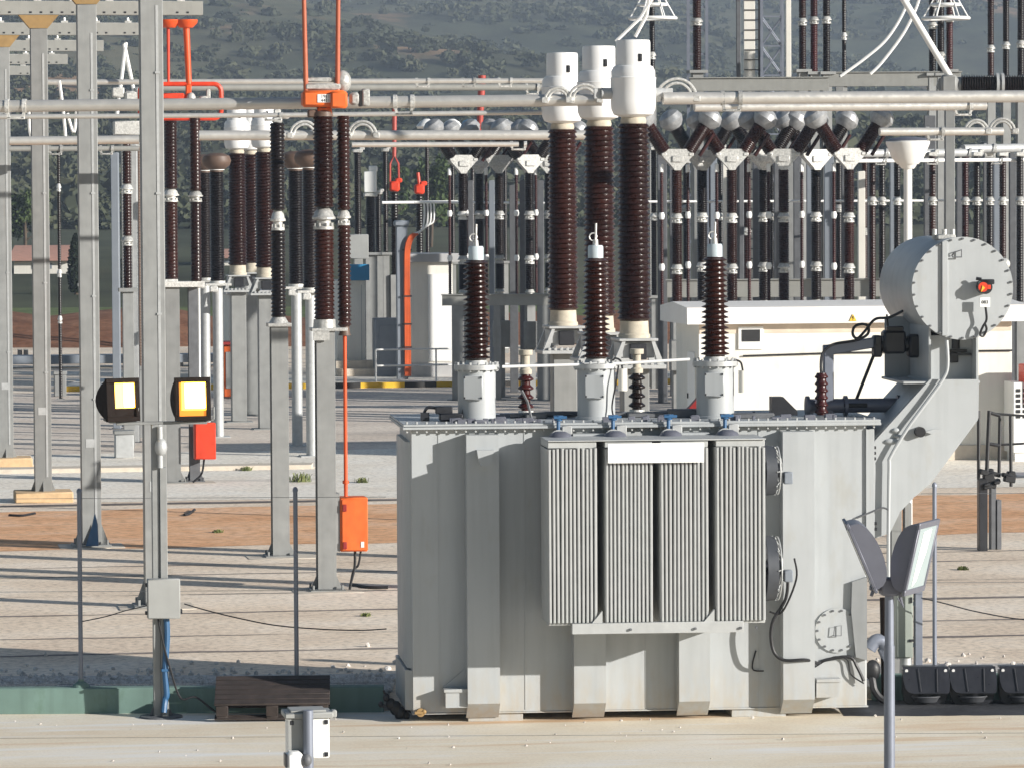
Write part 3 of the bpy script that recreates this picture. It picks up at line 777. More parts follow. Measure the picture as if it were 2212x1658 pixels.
# odds and ends on the cover: conduits, relief valves, lifting eyes
def cover_bit(name, mb, m_): return obj(name, mb, M[m_], cover)
p = T.loc(905, 905, .75)
mb = MB().box((p.x+.28, .55, ZT+.13), (.20, .12, .09), None, .01).box((p.x+.06, .6, ZT+.05), (.10, .10, .10)).box((p.x+.36, .5, ZT+.05), (.28, .16, .09), None, .015)
mb.tube(smooth_path([(p.x+.05, .6, ZT+.1), (p.x+.10, .58, ZT+.16), (p.x+.25, .56, ZT+.14)]), .018, 6).tube(smooth_path([(p.x+.50, .5, ZT), (p.x+.52, .5, ZT+.15), (p.x+.58, .5, ZT+.18)]), .025, 6)
cover_bit('relief_valve', mb, 'blackplastic')
mb = MB()
for x_, y_, w_, h_ in ((1.55, .9, .25, .07), (1.9, 1.2, .4, .05), (2.9, .9, .5, .06), (3.3, .8, .35, .10), (4.1, .5, .5, .06)): mb.box((x_, y_, ZT+h_/2), (w_, .2, h_), None, .01)
cover_bit('cover_box', mb, 'steel_dk')
rnd = random.Random(9); mb = MB()
for q in range(60):
    x_ = rnd.uniform(.4, TW-.2); y_ = rnd.choice((.06, .10, 1.2, 1.35, .35))
    mb.box((x_, y_, ZT+.02), (rnd.uniform(.03, .14), rnd.uniform(.03, .08), rnd.uniform(.03, .075)), None, .004)
cover_bit('clamp_row', mb, 'lampgrey')
mb = MB().tube(smooth_path([(1.25, .95, ZT+.03), (1.9, 1.0, ZT+.05), (2.6, .95, ZT+.03), (3.4, 1.0, ZT+.05)]), .03, 7).tube([(1.45, .35, ZT), (1.40, .36, ZT+.22), (1.33, .36, ZT+.36)], .016, 6)
cover_bit('conduit', mb, 'steel_dk')
p = T.loc(1500, 895, 1.3)
cover_bit('relief_hood', MB().prism([(p.x-.16, ZT), (p.x+.12, ZT), (p.x+.12, ZT+.24), (p.x+.06, ZT+.24)], 1.2, 1.36, 'xz'), 'darkred')
p = T.loc(1690, 890, .7)
cover_bit('vent_hood', MB().prism([(p.x-.14, ZT+.02), (p.x-.14, ZT+.24), (p.x+.0, ZT+.24), (p.x+.17, ZT+.07), (p.x+.17, ZT+.02)], .62, .82, 'xz'), 'blackplastic')
# main pipe on the cover and gooseneck to the conservator
p0 = T.loc(1740, 884, .8); p1 = T.loc(1945, 882, .8)
mb = MB().cyl((p0.x, .8, ZT+.12), (p1.x, .8, ZT+.12), .085, None, 16).cyl((p0.x+.28, .8, ZT), (p0.x+.28, .8, ZT+.17), .07, None, 14)
for q in (.02, .42, .98): mb.cyl((p0.x+(p1.x-p0.x)*q-.02, .8, ZT+.12), (p0.x+(p1.x-p0.x)*q+.02, .8, ZT+.12), .12, None, 16)
cover_bit('header_pipe', mb, 'lampgrey')
cx0 = T.x(1789, 820, .8); za = T.z(1789, 756, .8); xb = T.x(1900, 735, .8); zb_ = T.z(1900, 738, .8)
gn = MB().span(cx0-.06, cx0+.06, .74, .86, ZT, za+.06, .012)
d = Vector((xb-cx0, 0, zb_-za)); ang = math.atan2(d.z, d.x); gn.box(((cx0+xb)/2, .80, (za+zb_)/2), (d.length+.1, .118, .122), Matrix.Rotation(-ang, 3, 'Y'), .012)
obj('gooseneck_pipe', gn, M['pipe_blue'], tr)
xr = T.x(1772, 840, .7)
ins = obj('small_bushing', insulator(.50, .058, .082, 6, 14), M['maroon'], tr, (xr, .62, ZT+.02))
obj('cable', MB().tube(smooth_path([(xr, .6, ZT+.45), (xr-.01, .6, ZT+.62), T.loc(1778, 762, .66), T.loc(1800, 744, .66), T.loc(1850, 735, .66), T.loc(1874, 722, .66), T.loc(1875, 705, .66), T.loc(1862, 700, .66), T.loc(1846, 706, .66), T.loc(1842, 722, .66), T.loc(1852, 731, .66), T.loc(1868, 716, .66), T.loc(1890, 690, .66), T.loc(1920, 686, .5), T.loc(1950, 672, .35)], 5), .017, 7), M['black'], tr)
bx = T.loc(1912, 744, .8)
mb = MB().box((bx.x-.10, .8, bx.z-.02), (.10, .20, .26), None, .02).box((bx.x+.10, .8, bx.z+.03), (.27, .24, .28), None, .03).box((bx.x+.34, .8, bx.z-.02), (.14, .22, .28), None, .03).box((bx.x+.52, .8, bx.z-.01), (.22, .2, .30), None, .03)
mb.cyl((bx.x-.15, .8, bx.z-.01), (bx.x+.62, .8, bx.z-.01), .08, None, 12).box((bx.x+.10, .72, bx.z+.19), (.2, .14, .06), None, .01).cyl((bx.x+.04, .8, bx.z+.15), (bx.x+.02, .8, bx.z+.36), .012, None, 6)
obj('gas_relay', mb, M['blackplastic'], tr)
obj('brace_rod', MB().cyl(T.loc(1891, 758, .8), T.loc(1846, 872, .8), .020, None, 8).box(T.loc(1846, 874, .8), (.28, .2, .05), None, .01), M['black'], tr)

# conservator drum on its bracket
cf = T.loc(2079, 623, .05); cr = s2(111, T.o.y+.7); CL = 2.15
mb = MB(); rot = Matrix.Translation((cf.x, .05, cf.z)) @ Matrix.Rotation(R(-90), 4, 'X')
mb.lathe([(0, .02), (cr*.965, .02), (cr*.985, .045), (cr*.985, CL), (cr*.95, CL+.03), (0, CL+.05)], 64, rot)
cons = obj('conservator', mb, M['tank'], tr)
mb = MB().lathe([(0, 0), (cr, 0), (cr, .022), (0, .022)], 64, Matrix.Translation((cf.x, .045, cf.z)) @ Matrix.Rotation(R(-90), 4, 'X'))
ec = obj('end_cover', mb, M['tank'], cons)
bl = MB()
for k in range(26):
    a = 2*math.pi*(k+.5)/26; x_, z_ = cf.x+cr*.965*math.cos(a), cf.z+cr*.965*math.sin(a); bl.cyl((x_, .05, z_), (x_, .02, z_), .014, None, 6)
obj('bolt_row', bl, M['steel_dk'], cons)
xs_ = T.x(2041, 620, .03)
hz = math.sqrt(cr*cr-(xs_-cf.x)**2)-.01
obj('seam_bar', MB().span(xs_-.035, xs_+.035, .012, .045, cf.z-hz, cf.z+hz, .004), M['tank'], cons)
p = T.loc(2066, 549, .03); q = .055
obj('handle', MB().tube([(p.x-q, .03, p.z-.02), (p.x-q*.6, 0, p.z+.02), (p.x+q, 0, p.z+.05), (p.x+q, 0, p.z-.035), (p.x-q, 0, p.z-.035), (p.x-q, .0, p.z-.02)], .009, 6), M['steel_dk'], cons)
p = T.loc(2127, 620, -.05)
mb = MB().cyl((p.x, .045, p.z), (p.x, -.10, p.z), .085, None, 18).box((p.x+.03, -.05, p.z+.06), (.16, .1, .06), None, .01).cyl((p.x-.04, -.06, p.z+.09), (p.x-.10, -.04, p.z+.10), .02, None, 8)
ga = obj('oil_gauge', mb, M['blackplastic'], cons)
obj('gauge_dial', MB().cyl((p.x-.03, -.10, p.z), (p.x-.03, -.115, p.z), .058, None, 16).box((p.x+.04, -.108, p.z), (.04, .02, .05)), M['red'], ga)
obj('dial_needle', MB().prism([(p.x-.06, p.z-.06), (p.x-.01, p.z-.01), (p.x-.04, p.z+.02)], -.125, -.117, 'xz'), M['yellow'], ga)
pz = T.loc(2127, 653, -.06)
tg = obj('tag_plate', MB().box((pz.x, -.07, pz.z), (.125, .012, .115), None, .004), M['white'], ga)
def text(body, size, parent, loc, rot, m_, name='lettering'):
    cu = bpy.data.curves.new(name, 'FONT'); cu.body = body; cu.size = size; cu.align_x = 'CENTER'; cu.align_y = 'CENTER'; cu.extrude = .0015
    o = bpy.data.objects.new(name, cu); COL.objects.link(o); me = bpy.data.meshes.new_from_object(o); me.name = name; bpy.data.objects.remove(o)
    return obj(name, me, m_, parent, loc, rot)
text('083', .055, tg, (pz.x, -.079, pz.z), (R(90), 0, 0), M['black'])
obj('cable', MB().tube(smooth_path([(pz.x+.01, -.06, pz.z-.05), T.loc(2131, 690, -.05), T.loc(2123, 706, -.05), T.loc(2117, 722, -.04), T.loc(2124, 726, -.02), T.loc(2131, 712, -.02), T.loc(2128, 700, -.03)]), .014, 6), M['black'], cons)
mb = MB().box(T.loc(2040, 512, .6), (.22, .3, .06), None, .01)
for q in (-.12, .0, .1): mb.cyl(T.loc(2040, 508, .6)+Vector((q, 0, -.05)), T.loc(2040, 508, .6)+Vector((q, 0, .07)), .03, None, 8)
obj('filler_neck', mb, M['fitting'], cons)
obj('side_valve', MB().ball(T.loc(2166, 570, .8)+Vector((.02, 0, 0)), (.07, .1, .07)), M['fitting'], cons)
zlo = cf.z-cr
mb = MB().cyl((cf.x-.02, .35, zlo-.005), (cf.x-.02, .35, zlo-.12), .05, None, 12).box((cf.x, .33, zlo-.14), (.22, .05, .03), None, .005).box((cf.x-.05, .32, zlo-.22), (.10, .08, .12), None, .01).box((cf.x+.06, .3, zlo-.18), (.20, .03, .03))
obj('drain_cock', mb, M['blackplastic'], cons)
# support column and slanting bracket
xa = T.x(2005, 780, .12); xb = T.x(2113, 780, .12); zm = T.z(2060, 822, .12); xi = T.x(1957, 770, 1.3)
ztop = cf.z-cr*.62
mb = MB().span(xa, xa+.03, .10, 1.45, zm, ztop+.16, .003).span(xb-.03, xb, .10, 1.45, zm, ztop+.02, .003).span(xa+.03, xb-.03, .35, .37, zm, cf.z-cr*.93).span(xa-.30, xa-.002, 1.30, 1.33, zm, cf.z-cr*.6).span(xa+.03, xb-.03, 1.40, 1.43, zm, cf.z-cr*.9)
mb.span(xa-.31, xb+.01, .06, 1.48, zm-.03, zm-.001, .003)
obj('support_column', mb, M['tank'], tr)
poly = [(1889, 952), (2009, 819), (2114, 819), (2113, 904), (2012, 1040), (1975, 1072), (1944, 1104), (1922, 1150), (1876, 1165)]
def br(y): return [(T.x(a, b, y), T.z(a, b, y)) for a, b in poly]
bp = br(.04)
mb = MB().prism(bp, .04, .07, 'xz').prism(bp, 1.55, 1.58, 'xz')
for i in range(len(bp)-1):
    (xa_, za_), (xb_, zb2) = bp[i], bp[i+1]
    if i == 1: continue
    d = Vector((xb_-xa_, 0, zb2-za_)); mb.box(((xa_+xb_)/2, .81, (za_+zb2)/2), (d.length-.02, 1.478, .02), Matrix.Rotation(-math.atan2(d.z, d.x), 3, 'Y'))
bk = obj('conservator_bracket', mb, M['tank'], tr)
# parts bolted to the bracket face
p = T.loc(1987, 932, 0)
mb = MB().cyl((p.x, .04, p.z), (p.x, -.05, p.z), .062, None, 18)
obj('socket', mb, M['black'], bk)
mb = MB().prism([(p.x+.06, p.z), (p.x+.16, p.z+.03), (p.x+.26, p.z+.02), (p.x+.15, p.z-.03)], -.01, .02, 'xz')
obj('bracket_lug', mb, M['tank'], bk)
for q in ((-.32, -.11, .10, .035), (-.28, .02, .05, .03), (-.25, -.05, .06, .02)): obj('bracket_lug', MB().ball((p.x+q[0], .03, p.z+q[1]), (q[2], .03, q[3])), M['tank'], bk)
mb = MB()
for vx, vy in ((1890, 966), (1890, 978), (1890, 990), (1892, 1130), (1892, 1142)):
    q = T.loc(vx, vy, 0); mb.box((q.x, .03, q.z), (.035, .03, .035), None, .005)
obj('bolt_row', mb, M['blackplastic'], bk)
mb = MB().span(T.x(1870, 1000, -.01), T.x(1888, 1000, -.01), -.03, .0, T.z(1880, 1160, 0), zt-.05, .003)
obj('corner_strip', mb, M['tank'], tr)
pts = [T.loc(2045, 735, -.02), T.loc(2047, 790, -.02), T.loc(2036, 820, -.02), T.loc(2000, 870, -.02), T.loc(1960, 925, -.03), T.loc(1924, 985, -.03), T.loc(1921, 1010, -.03), T.loc(1919, 1150, -.03), T.loc(1919, 1260, -.03)]
obj('conduit', MB().tube(smooth_path(pts, 4), .022, 8), M['tank'], tr)
obj('cable', MB().tube(smooth_path([T.loc(1850, 1118, -.02), T.loc(1880, 1106, -.03), T.loc(1905, 1096, -.03), T.loc(1919, 1100, -.04)]), .012, 6), M['steel_dk'], tr)
# legs below the bracket
mb = MB()
for a, b in ((1924, 1946), (1953, 1968)):
    mb.span(T.x(a, 1150, 2.4), T.x(b, 1150, 2.4), 2.35, 2.5, .0, T.z(a, 1085, 2.4), .004)
obj('prop_leg', mb, M['steel'], bk)
# grey casing at the low right corner
mb = MB().prism([(T.x(a, b, -.03), T.z(a, b, -.03)) for a, b in ((1840, 1255), (1872, 1245), (1872, 1425), (1848, 1418), (1838, 1320))], -.06, -.004, 'xz')
obj('edge_casing', mb, M['tank_dk'], tr)
# earthing clamp by the lower left corner
mb = MB()
for vx, vy, rr in ((838, 1505, .04), (848, 1520, .06), (858, 1528, .07), (868, 1540, .07), (880, 1545, .05), (826, 1520, .03)): mb.ball(T.loc(vx, vy, .4)+Vector((-.02, 0, 0)), (rr, .06, rr*1.3), 10, 6)
mb.cyl(T.loc(828, 1490, .4), T.loc(845, 1525, .4), .012, .03, 6).cyl(T.loc(820, 1522, .4), T.loc(893, 1535, .4), .022, None, 8)
obj('earth_clamp', mb, M['black'], tr)
# ------------------------------------------------------------------ low teal wall, fence posts, wires
def low_wall(vx0, vx1, label, D0=50.86):
    xa = P(vx0, 1500, D0).x; xb = P(vx1, 1500, D0).x
    mb = MB(); hh = .315
    def pt(x, dy, z): return (x, D0+dy, z)
    pr = [(0, 0), (0, hh-.015), (.015, hh), (.215, hh), (.23, hh-.015), (.23, 0)]
    vs = [pt(x, a_, b_) for x in (xa, xb) for a_, b_ in pr]; n = 6
    mb.add(vs, [tuple(range(n)), tuple(range(n, 2*n))]+[(i, (i+1) % n, n+(i+1) % n, n+i) for i in range(n)])
    return tag(obj('low_wall', mb, M['teal']), label, 'wall')
low_wall(-300, 828, 'low teal painted wall along the gravel, left of the transformer')
low_wall(1885, 2500, 'low teal painted wall behind the black tubs, right of the transformer', 51.75)
def wall_pt(vx, vy=1480): 
    return P(vx, vy, 50.98 if vx < 1500 else 51.87)
def fence_post(vx, vtop, label):
    p = wall_pt(vx); zt_ = P(vx, vtop, p.y).z
    t = thing('fence_post', label, 'post', (p.x, p.y, .30), A, 'thin posts on the low wall')
    obj('tube', MB().cyl((0, 0, 0), (0, 0, zt_-.30), .027, None, 12), M['pipe_blue'], t)
    obj('post_cap', MB().lathe([(0, -.03), (.033, -.03), (.031, .0), (.015, .022), (0, .025)], 12), M['pipe_blue'], t, (0, 0, zt_-.30))
    obj('collar', MB().lathe([(0, 0), (.11, 0), (.10, .03), (.05, .07), (.035, .075), (.035, .10), (0, .10)], 14), M['teal'], t, (0, 0, .008))
    return p
fence_post(175, 1058, 'thin blue grey fence post near the lit lamps, nearest the left edge of the wall')
fence_post(641, 1055, 'thin blue grey fence post rising behind the dark wooden pallet')
fence_post(2019, 1045, 'thin dark fence post behind the black tubs')
def wire(name, pts, r, m_, label, cat): return tag(obj(name, MB().tube(smooth_path(pts, 5), r, 5), M[m_]), label, cat)
def chain_link(vx0, vx1, vtop, label):
    a = wall_pt(vx0); b = wall_pt(vx1); z0 = .34; z1 = P((vx0+vx1)/2, vtop, a.y).z; L = b.x-a.x; h = z1-z0
    t = thing('chain_link_fence', label, 'fence', (a.x, a.y+.03, 0), 0); mb = MB(); r = .0030; p = .07; n = int((L+h)/p)
    for s_ in (0, 1):
        for i in range(n):
            x0 = i*p-h; x1 = x0+h; za, zb2 = z0, z1
            if x0 < 0: za = z0-x0; x0 = 0
            if x1 > L: zb2 = z1-(x1-L); x1 = L
            if zb2-za < .02: continue
            if s_: x0, x1 = L-x0, L-x1
            y = .003*s_; d = r*.71*(1 if s_ else -1)
            mb.add([(x0-d, y, za+r*.71), (x0+d, y, za-r*.71), (x1+d, y, zb2-r*.71), (x1-d, y, zb2+r*.71), ((x0+x1)/2, y+.003, (za+zb2)/2)], [(0, 1, 2, 3), (0, 1, 4), (2, 3, 4)])
    obj('mesh', mb, M['steel_dk'], t)
    tw = MB()
    for z in (z0, (z0+z1)/2, z1): tw.cyl((0, .006, z), (L, .006, z), .003, None, 5)
    obj('tension_wire', tw, M['steel_dk'], t)
chain_link(-60, 836, 1075, 'thin chain link mesh on the low teal wall left of the transformer')
chain_link(1990, 2300, 1065, 'thin chain link mesh behind the black tubs')
wire('slack_wire', [wall_pt(398, 1303), wall_pt(450, 1318), wall_pt(520, 1335), wall_pt(600, 1350), wall_pt(700, 1358), wall_pt(780, 1360), wall_pt(835, 1357)], .008, 'black', 'slack dark wire sagging from the grey junction box towards the transformer', 'wire')
wire('slack_wire', [wall_pt(1990, 1290), wall_pt(2040, 1302), wall_pt(2110, 1320), wall_pt(2212, 1337), wall_pt(2330, 1340)], .008, 'black', 'slack dark wire running right past the black tubs', 'wire')
wire('slack_wire', [wall_pt(178, 1341), wall_pt(230, 1330), wall_pt(270, 1318), wall_pt(322, 1306)], .007, 'black', 'short slack wire between the thin post and the grey junction box', 'wire')

# ------------------------------------------------------------------ lamp poles
def floodlight(parent, loc, rz, tilt, lit, dim=False):
    """box lamp with curved back, front frame and glass; faces its own -y"""
    rot = Matrix.Rotation(rz, 4, 'Z') @ Matrix.Rotation(tilt, 4, 'X')
    sx, sy, sz = .40, .30, .48
    n = 8
    prof = [(0, -sz/2)] + [(sy*math.sin(math.pi*i/n)**.8, -sz/2+sz*i/n) for i in range(1, n)] + [(0, sz/2)]
    hb = MB().prism([(a, b) for a, b in prof], -sx/2, sx/2, 'yz')
    o = obj('lamp_housing', hb, M['lampdark'] if lit else M['lampgrey'], parent, loc); o.rotation_euler = rot.to_euler()
    fr = MB()
    for a, b, c, d in ((-sx/2-.015, sx/2+.015, sz/2-.04, sz/2+.015), (-sx/2-.015, sx/2+.015, -sz/2-.015, -sz/2+.04), (-sx/2-.015, -sx/2+.035, -sz/2+.04, sz/2-.04), (sx/2-.035, sx/2+.015, -sz/2+.04, sz/2-.04)):
        fr.span(a, b, -.05, -.002, c, d, .004)
    obj('lamp_frame', fr, M['lampdark'] if lit else M['lampgrey'], o)
    gl = obj('lamp_glass', MB().span(-.09 if dim else -.13, sx/2-.036, -.018, -.006, -sz*(.20 if dim else .27), sz/2-.041), M['glow_dim'] if lit else M['glass'], o)
    if lit:
        obj('lamp_tube', MB().span(.02 if dim else -.09, sx/2-.05, -.034, -.020, -sz*(.17 if dim else .22), sz*.38, .004), M['glow'], gl)
        obj('lamp_face', MB().span(-sx/2+.036, -.091 if dim else -.131, -.016, -.004, -sz/2+.041, sz/2-.041).span(-.09 if dim else -.13, sx/2-.036, -.016, -.004, -sz/2+.041, -sz*(.201 if dim else .271)), M['lampdark'] if dim else M['glow_edge'], o)
    return o
M['lampdark'] = mat('brown_black_lamp_casting', (.014, .009, .007), .8, .0, var=.1, spec=.15)
# pole with two lit lamps
g = G(348, 1549); LP = Frame((g.x, g.y))
lp = thing('lamp_pole', 'grey lamp pole with two lit orange floodlights and a blue hose', 'lamp', (g.x, g.y, .006))
zc = LP.z(345, 917)
pm = MB().span(-.088, .0, -.06, .06, .016, zc, .006).span(.002, .088, -.085, .05, .016, LP.z(345, 1010), .006)
obj('pole', pm, M['steel'], lp)
obj('base_plate', MB().lathe([(0, 0), (.26, 0), (.25, .02), (0, .024)], 20).prism([(-.14, .024), (-.09, .024), (-.09, .14)], -.01, .01, 'xz').prism([(.14, .024), (.09, .024), (.09, .14)], -.01, .01, 'xz'), M['steel_dk'], lp)
obj('spigot', MB().cyl((.01, -.09, LP.z(345, 1010)), (.01, -.09, zc-.02), .032, None, 12).ball((.02, -.09, LP.z(345, 965)), (.075, .07, .11)), M['steel_lt'], lp)
xa = LP.x(262, 917); xb = LP.x(425, 917)
cb = MB().span(xa-.06, xb+.12, -.05, .05, zc, zc+.035, .004)
for q in (xa, xb): cb.tube([(q-.2, -.02, zc+.20), (q-.2, -.02, zc+.06), (q-.13, -.02, zc+.037), (q+.13, -.02, zc+.037), (q+.2, -.02, zc+.06), (q+.2, -.02, zc+.20)], .014, 6)
obj('cross_bar', cb, M['steel'], lp)
pz = LP.loc(262, 864); fl = floodlight(lp, (pz.x, -.05, pz.z), R(22), R(-4), True, True); fl['label'] = 'dimmer lit lamp, its face turned away'
pz = LP.loc(414, 862); floodlight(lp, (pz.x, -.06, pz.z), R(8), R(-4), True)
# junction box with hinge lugs
x0 = LP.x(318, 1290, -.2); x1 = LP.x(389, 1290, -.2); z0 = LP.z(350, 1336, -.2); z1 = LP.z(350, 1250, -.2)
jb = obj('junction_box', MB().span(x0, x1, -.25, -.10, z0, z1, .012), M['greypaint'], lp)
lg = MB()
for zz in (z0+.07, z1-.07): lg.box((x0-.012, -.2, zz), (.03, .05, .045), None, .006)
lg.box((x1+.01, -.2, z0+.08), (.03, .05, .06), None, .006)
obj('hinge', lg, M['blackplastic'], jb)
obj('hose', MB().tube(smooth_path([(.065, -.11, z0+.03), (.07, -.115, z0-.25), (.045, -.115, z0-.6), (.06, -.115, z0-.9), (.04, -.11, .22), (.02, -.14, .07)]), .036, 9).box((.05, -.11, z0-.62), (.1, .09, .03)), M['blue'], lp)
obj('cable', MB().tube(smooth_path([(-.04, -.13, z0+.02), (.01, -.15, z0-.25), (.10, -.16, z0-.6), (.22, -.17, z0-.95), (.40, -.18, .25), (.62, -.18, .08), (.78, -.2, .02)]), .013, 6), M['black'], lp)

# pole with twin unlit floodlights
DP = 38.0
p = P(1921, 1300, DP); gx = p.x; FP = Frame((gx, DP))
fp = thing('lamp_pole', 'slim grey pole carrying two unlit floodlights back to back, standing before the transformer', 'lamp', (gx, DP, .006))
zt_ = FP.z(1921, 1262)
obj('pole', MB().cyl((0, 0, 0), (0, 0, zt_-.55), .052, .048, 16).cyl((0, 0, zt_-.55), (0, 0, zt_), .042, .040, 16).lathe([(0, 0), (.16, 0), (.15, .02), (0, .02)], 16), M['pipe_blue'], fp)
hd = MB().box((0, 0, zt_-.02), (.17, .15, .16), None, .02).box((-.13, 0, zt_-.03), (.10, .05, .05), None, .01).tube([(.06, -.05, zt_+.02), (.09, -.06, zt_-.12), (.12, -.05, zt_-.2), (.07, -.05, zt_-.12)], .012, 6)
hd.tube(smooth_path([(-.09, 0, zt_+.05), (-.17, -.02, zt_-.10), (-.14, -.02, zt_-.02)]), .014, 6)
obj('bracket', hd, M['lampgrey'], fp)
def winglamp(vx, vy, az, nose):
    """flat wide lamp that faces its own +x, glass in front, rounded back behind"""
    w_, h_, dp = .28, .31, .17; n = 12
    o = bpy.data.objects
    prof = [(0, h_)] + [(-dp*math.sin(math.pi*i/n)**.75, h_*math.cos(math.pi*i/n)) for i in range(1, n)] + [(0, -h_)]
    rot = (Matrix.Rotation(az, 3, 'Z') @ Matrix.Rotation(nose, 3, 'Y')).to_euler()
    c = FP.loc(vx, vy)
    hb = obj('lamp_housing', MB().prism(prof, -w_, w_, 'xz'), M['lampgrey'], fp, c, rot)
    fr = MB()
    for y0, y1, z0_, z1_ in ((-w_-.02, w_+.02, h_-.03, h_+.025), (-w_-.02, w_+.02, -h_-.025, -h_+.03), (-w_-.02, -w_+.03, -h_+.03, h_-.03), (w_-.03, w_+.02, -h_+.03, h_-.03)): fr.span(.002, .030, y0, y1, z0_, z1_, .004)
    obj('lamp_frame', fr, M['lampgrey'], hb)
    gl = obj('lamp_glass', MB().span(.004, .024, -w_+.031, w_-.031, -h_+.031, h_-.031), M['glass'], hb)
    obj('reflector', MB().prism([(-.12, .24), (.10, .26), (.08, .05), (-.04, -.22), (-.14, -.26)], .0245, .030, 'yz'), M['white'], gl)
    return hb
winglamp(1861, 1199, R(170), R(23))
winglamp(1986, 1203, R(-32), R(13))

# pole with a box and small lamp at the lower edge
DQ = 38.5
p = P(666, 1600, DQ); QP = Frame((p.x, DQ))
qp = thing('lamp_pole', 'short grey pole with a pale box and small lamp, cut by the lower edge', 'lamp', (p.x, DQ, .006))
obj('pole', MB().cyl((0, 0, 0), (0, 0, QP.z(666, 1534)), .047, None, 16).lathe([(0, 0), (.16, 0), (.15, .02), (0, .02)], 16), M['pipe_blue'], qp)
x0 = QP.x(620, 1580, .2); x1 = QP.x(708, 1580, .2); z0 = QP.z(666, 1634, .2); z1 = QP.z(666, 1548, .2)
eb = obj('equipment_box', MB().span(x0, x1, .06, .36, z0, z1, .012), M['white'], qp)
obj('lid', MB().span(x0-.035, x1+.035, .03, .39, z1+.001, z1+.055, .01).span(x0+.02, x1-.03, .06, .36, z1+.056, z1+.075, .004).box((x1+.05, .15, z1+.03), (.05, .08, .07), None, .01), M['greypaint'], eb)
mb = MB()
for a, b in ((x0+.03, z1-.035), (x1-.03, z1-.035), (x1-.03, z0+.035)): obj('latch', MB().box((a, .055, b), (.035, .02, .04), None, .006), M['blackplastic'], eb)
pass
obj('side_panel', MB().span(x0-.004, x0+.18, .050, .0595, z0+.004, z1-.004), M['greypaint'], eb)
pz = QP.loc(634, 1645); lo = obj('small_lamp', MB().box((pz.x, -.03, pz.z-.03), (.15, .16, .26), None, .03), M['white'], qp)
obj('lamp_bracket', MB().ball((pz.x+.11, -.08, pz.z+.02), (.05, .05, .06), 10, 6).cyl((pz.x+.06, -.06, pz.z-.02), (0, 0, pz.z-.0), .025, None, 8), M['steel_dk'], lo)
obj('lamp_rim', MB().box((pz.x-.075, -.03, pz.z+.02), (.02, .17, .12), None, .006), M['blackplastic'], lo)

# ------------------------------------------------------------------ pallet, tubs, control cabinet
g = P(588, 1554, 50.0); PF = Frame((g.x, g.y))
pt = thing('wooden_pallet', 'dark weathered wooden pallet leaning on the low teal wall', 'pallet', (g.x, g.y, .006), R(2))
tilt = Matrix.Rotation(R(17), 3, 'X'); W_ = s2(250, g.y)
def tb(mb, c, d): 
    cc = tilt @ Vector(c); mb.box((cc.x, cc.y, cc.z+.02), d, tilt, .004)
deck = MB()
for i in range(6): tb(deck, (0, .06+.14*i, .20), (W_, .120, .026))
obj('deck_boards', deck, M['wood'], pt)
bl = MB()
for i in range(3):
    for j in range(3): tb(bl, ((j-1)*(W_/2-.09), .06+.35*i, .115), (.14, .12, .13))
obj('blocks', bl, M['wood'], pt)
bt = MB()
for j in range(3): tb(bt, ((j-1)*(W_/2-.09), .42, .035), (.13, .84, .024))
for i in range(3): tb(bt, (0, .06+.35*i, .011), (W_, .12, .022))
obj('bottom_boards', bt, M['wood'], pt)

def tub(vx, label, grp_='black tubs by the low wall'):
    g = P(vx, 1519, 51.38); t = thing('plastic_tub', label, 'tub', (g.x, g.y, .006), 0, grp_)
    lean = lambda x, z: (x, -.06-(.45-z)*.42, z)
    poly = [(-.275, .45), (.275, .45), (.285, .30), (.275, .165), (.255, .15), (-.16, .15), (-.22, .165), (-.255, .21), (-.278, .30)]
    n = len(poly); vs = [lean(x, z) for x, z in poly]; vs += [(x, y+.022, z+.01) for x, y, z in vs]
    ap = MB().add(vs, [tuple(range(n)), tuple(range(n, 2*n))]+[(i, (i+1) % n, n+(i+1) % n, n+i) for i in range(n)])
    ap.span(-.27, .27, -.045, .20, .425, .452, .008)
    obj('apron', ap, M['blackplastic'], t)
    for q in (-.10, .13):
        rb = [lean(q+.03*(1 if q < 0 else -.2)*(.45-z)/.3, z) for z in (.435, .38, .30, .22, .17)]
        obj('rib', MB().tube([(x, y-.004, z) for x, y, z in rb], .011, 6), M['blackplastic'], t)
    bw_ = MB().prism([(-.27, .13), (-.245, .03), (-.20, 0), (.20, 0), (.245, .03), (.27, .13), (.27, .40), (-.27, .40)], -.02, .19, 'xz')
    obj('shell', bw_, M['blackplastic'], t)
    obj('scoop_lip', MB().lathe([(0, 0), (.13, .0), (.165, .055), (.18, .06), (.17, .075), (.15, .07), (.12, .02), (0, .02)], 20, Matrix.Translation((0, -.06, .035)) @ Matrix.Diagonal((1, .75, 1, 1))), M['panelblue_dk'] if 'panelblue_dk' in M else M.setdefault('panelblue_dk', mat('scuffed_black_plastic', (.05, .053, .06), .5, var=.2)), t)
    for s in (-1, 1):
        x, y, z = lean(s*.235, .415); obj('eyelet', MB().cyl((x, y+.002, z), (x, y-.010, z-.003), .019, None, 12), M['white'], t)
tub(1999, 'black plastic tub nearest the slim lamp pole'); tub(2100, 'black plastic tub between two others, under the thin fence post line'); tub(2207, 'black plastic tub cut off by the right picture edge')

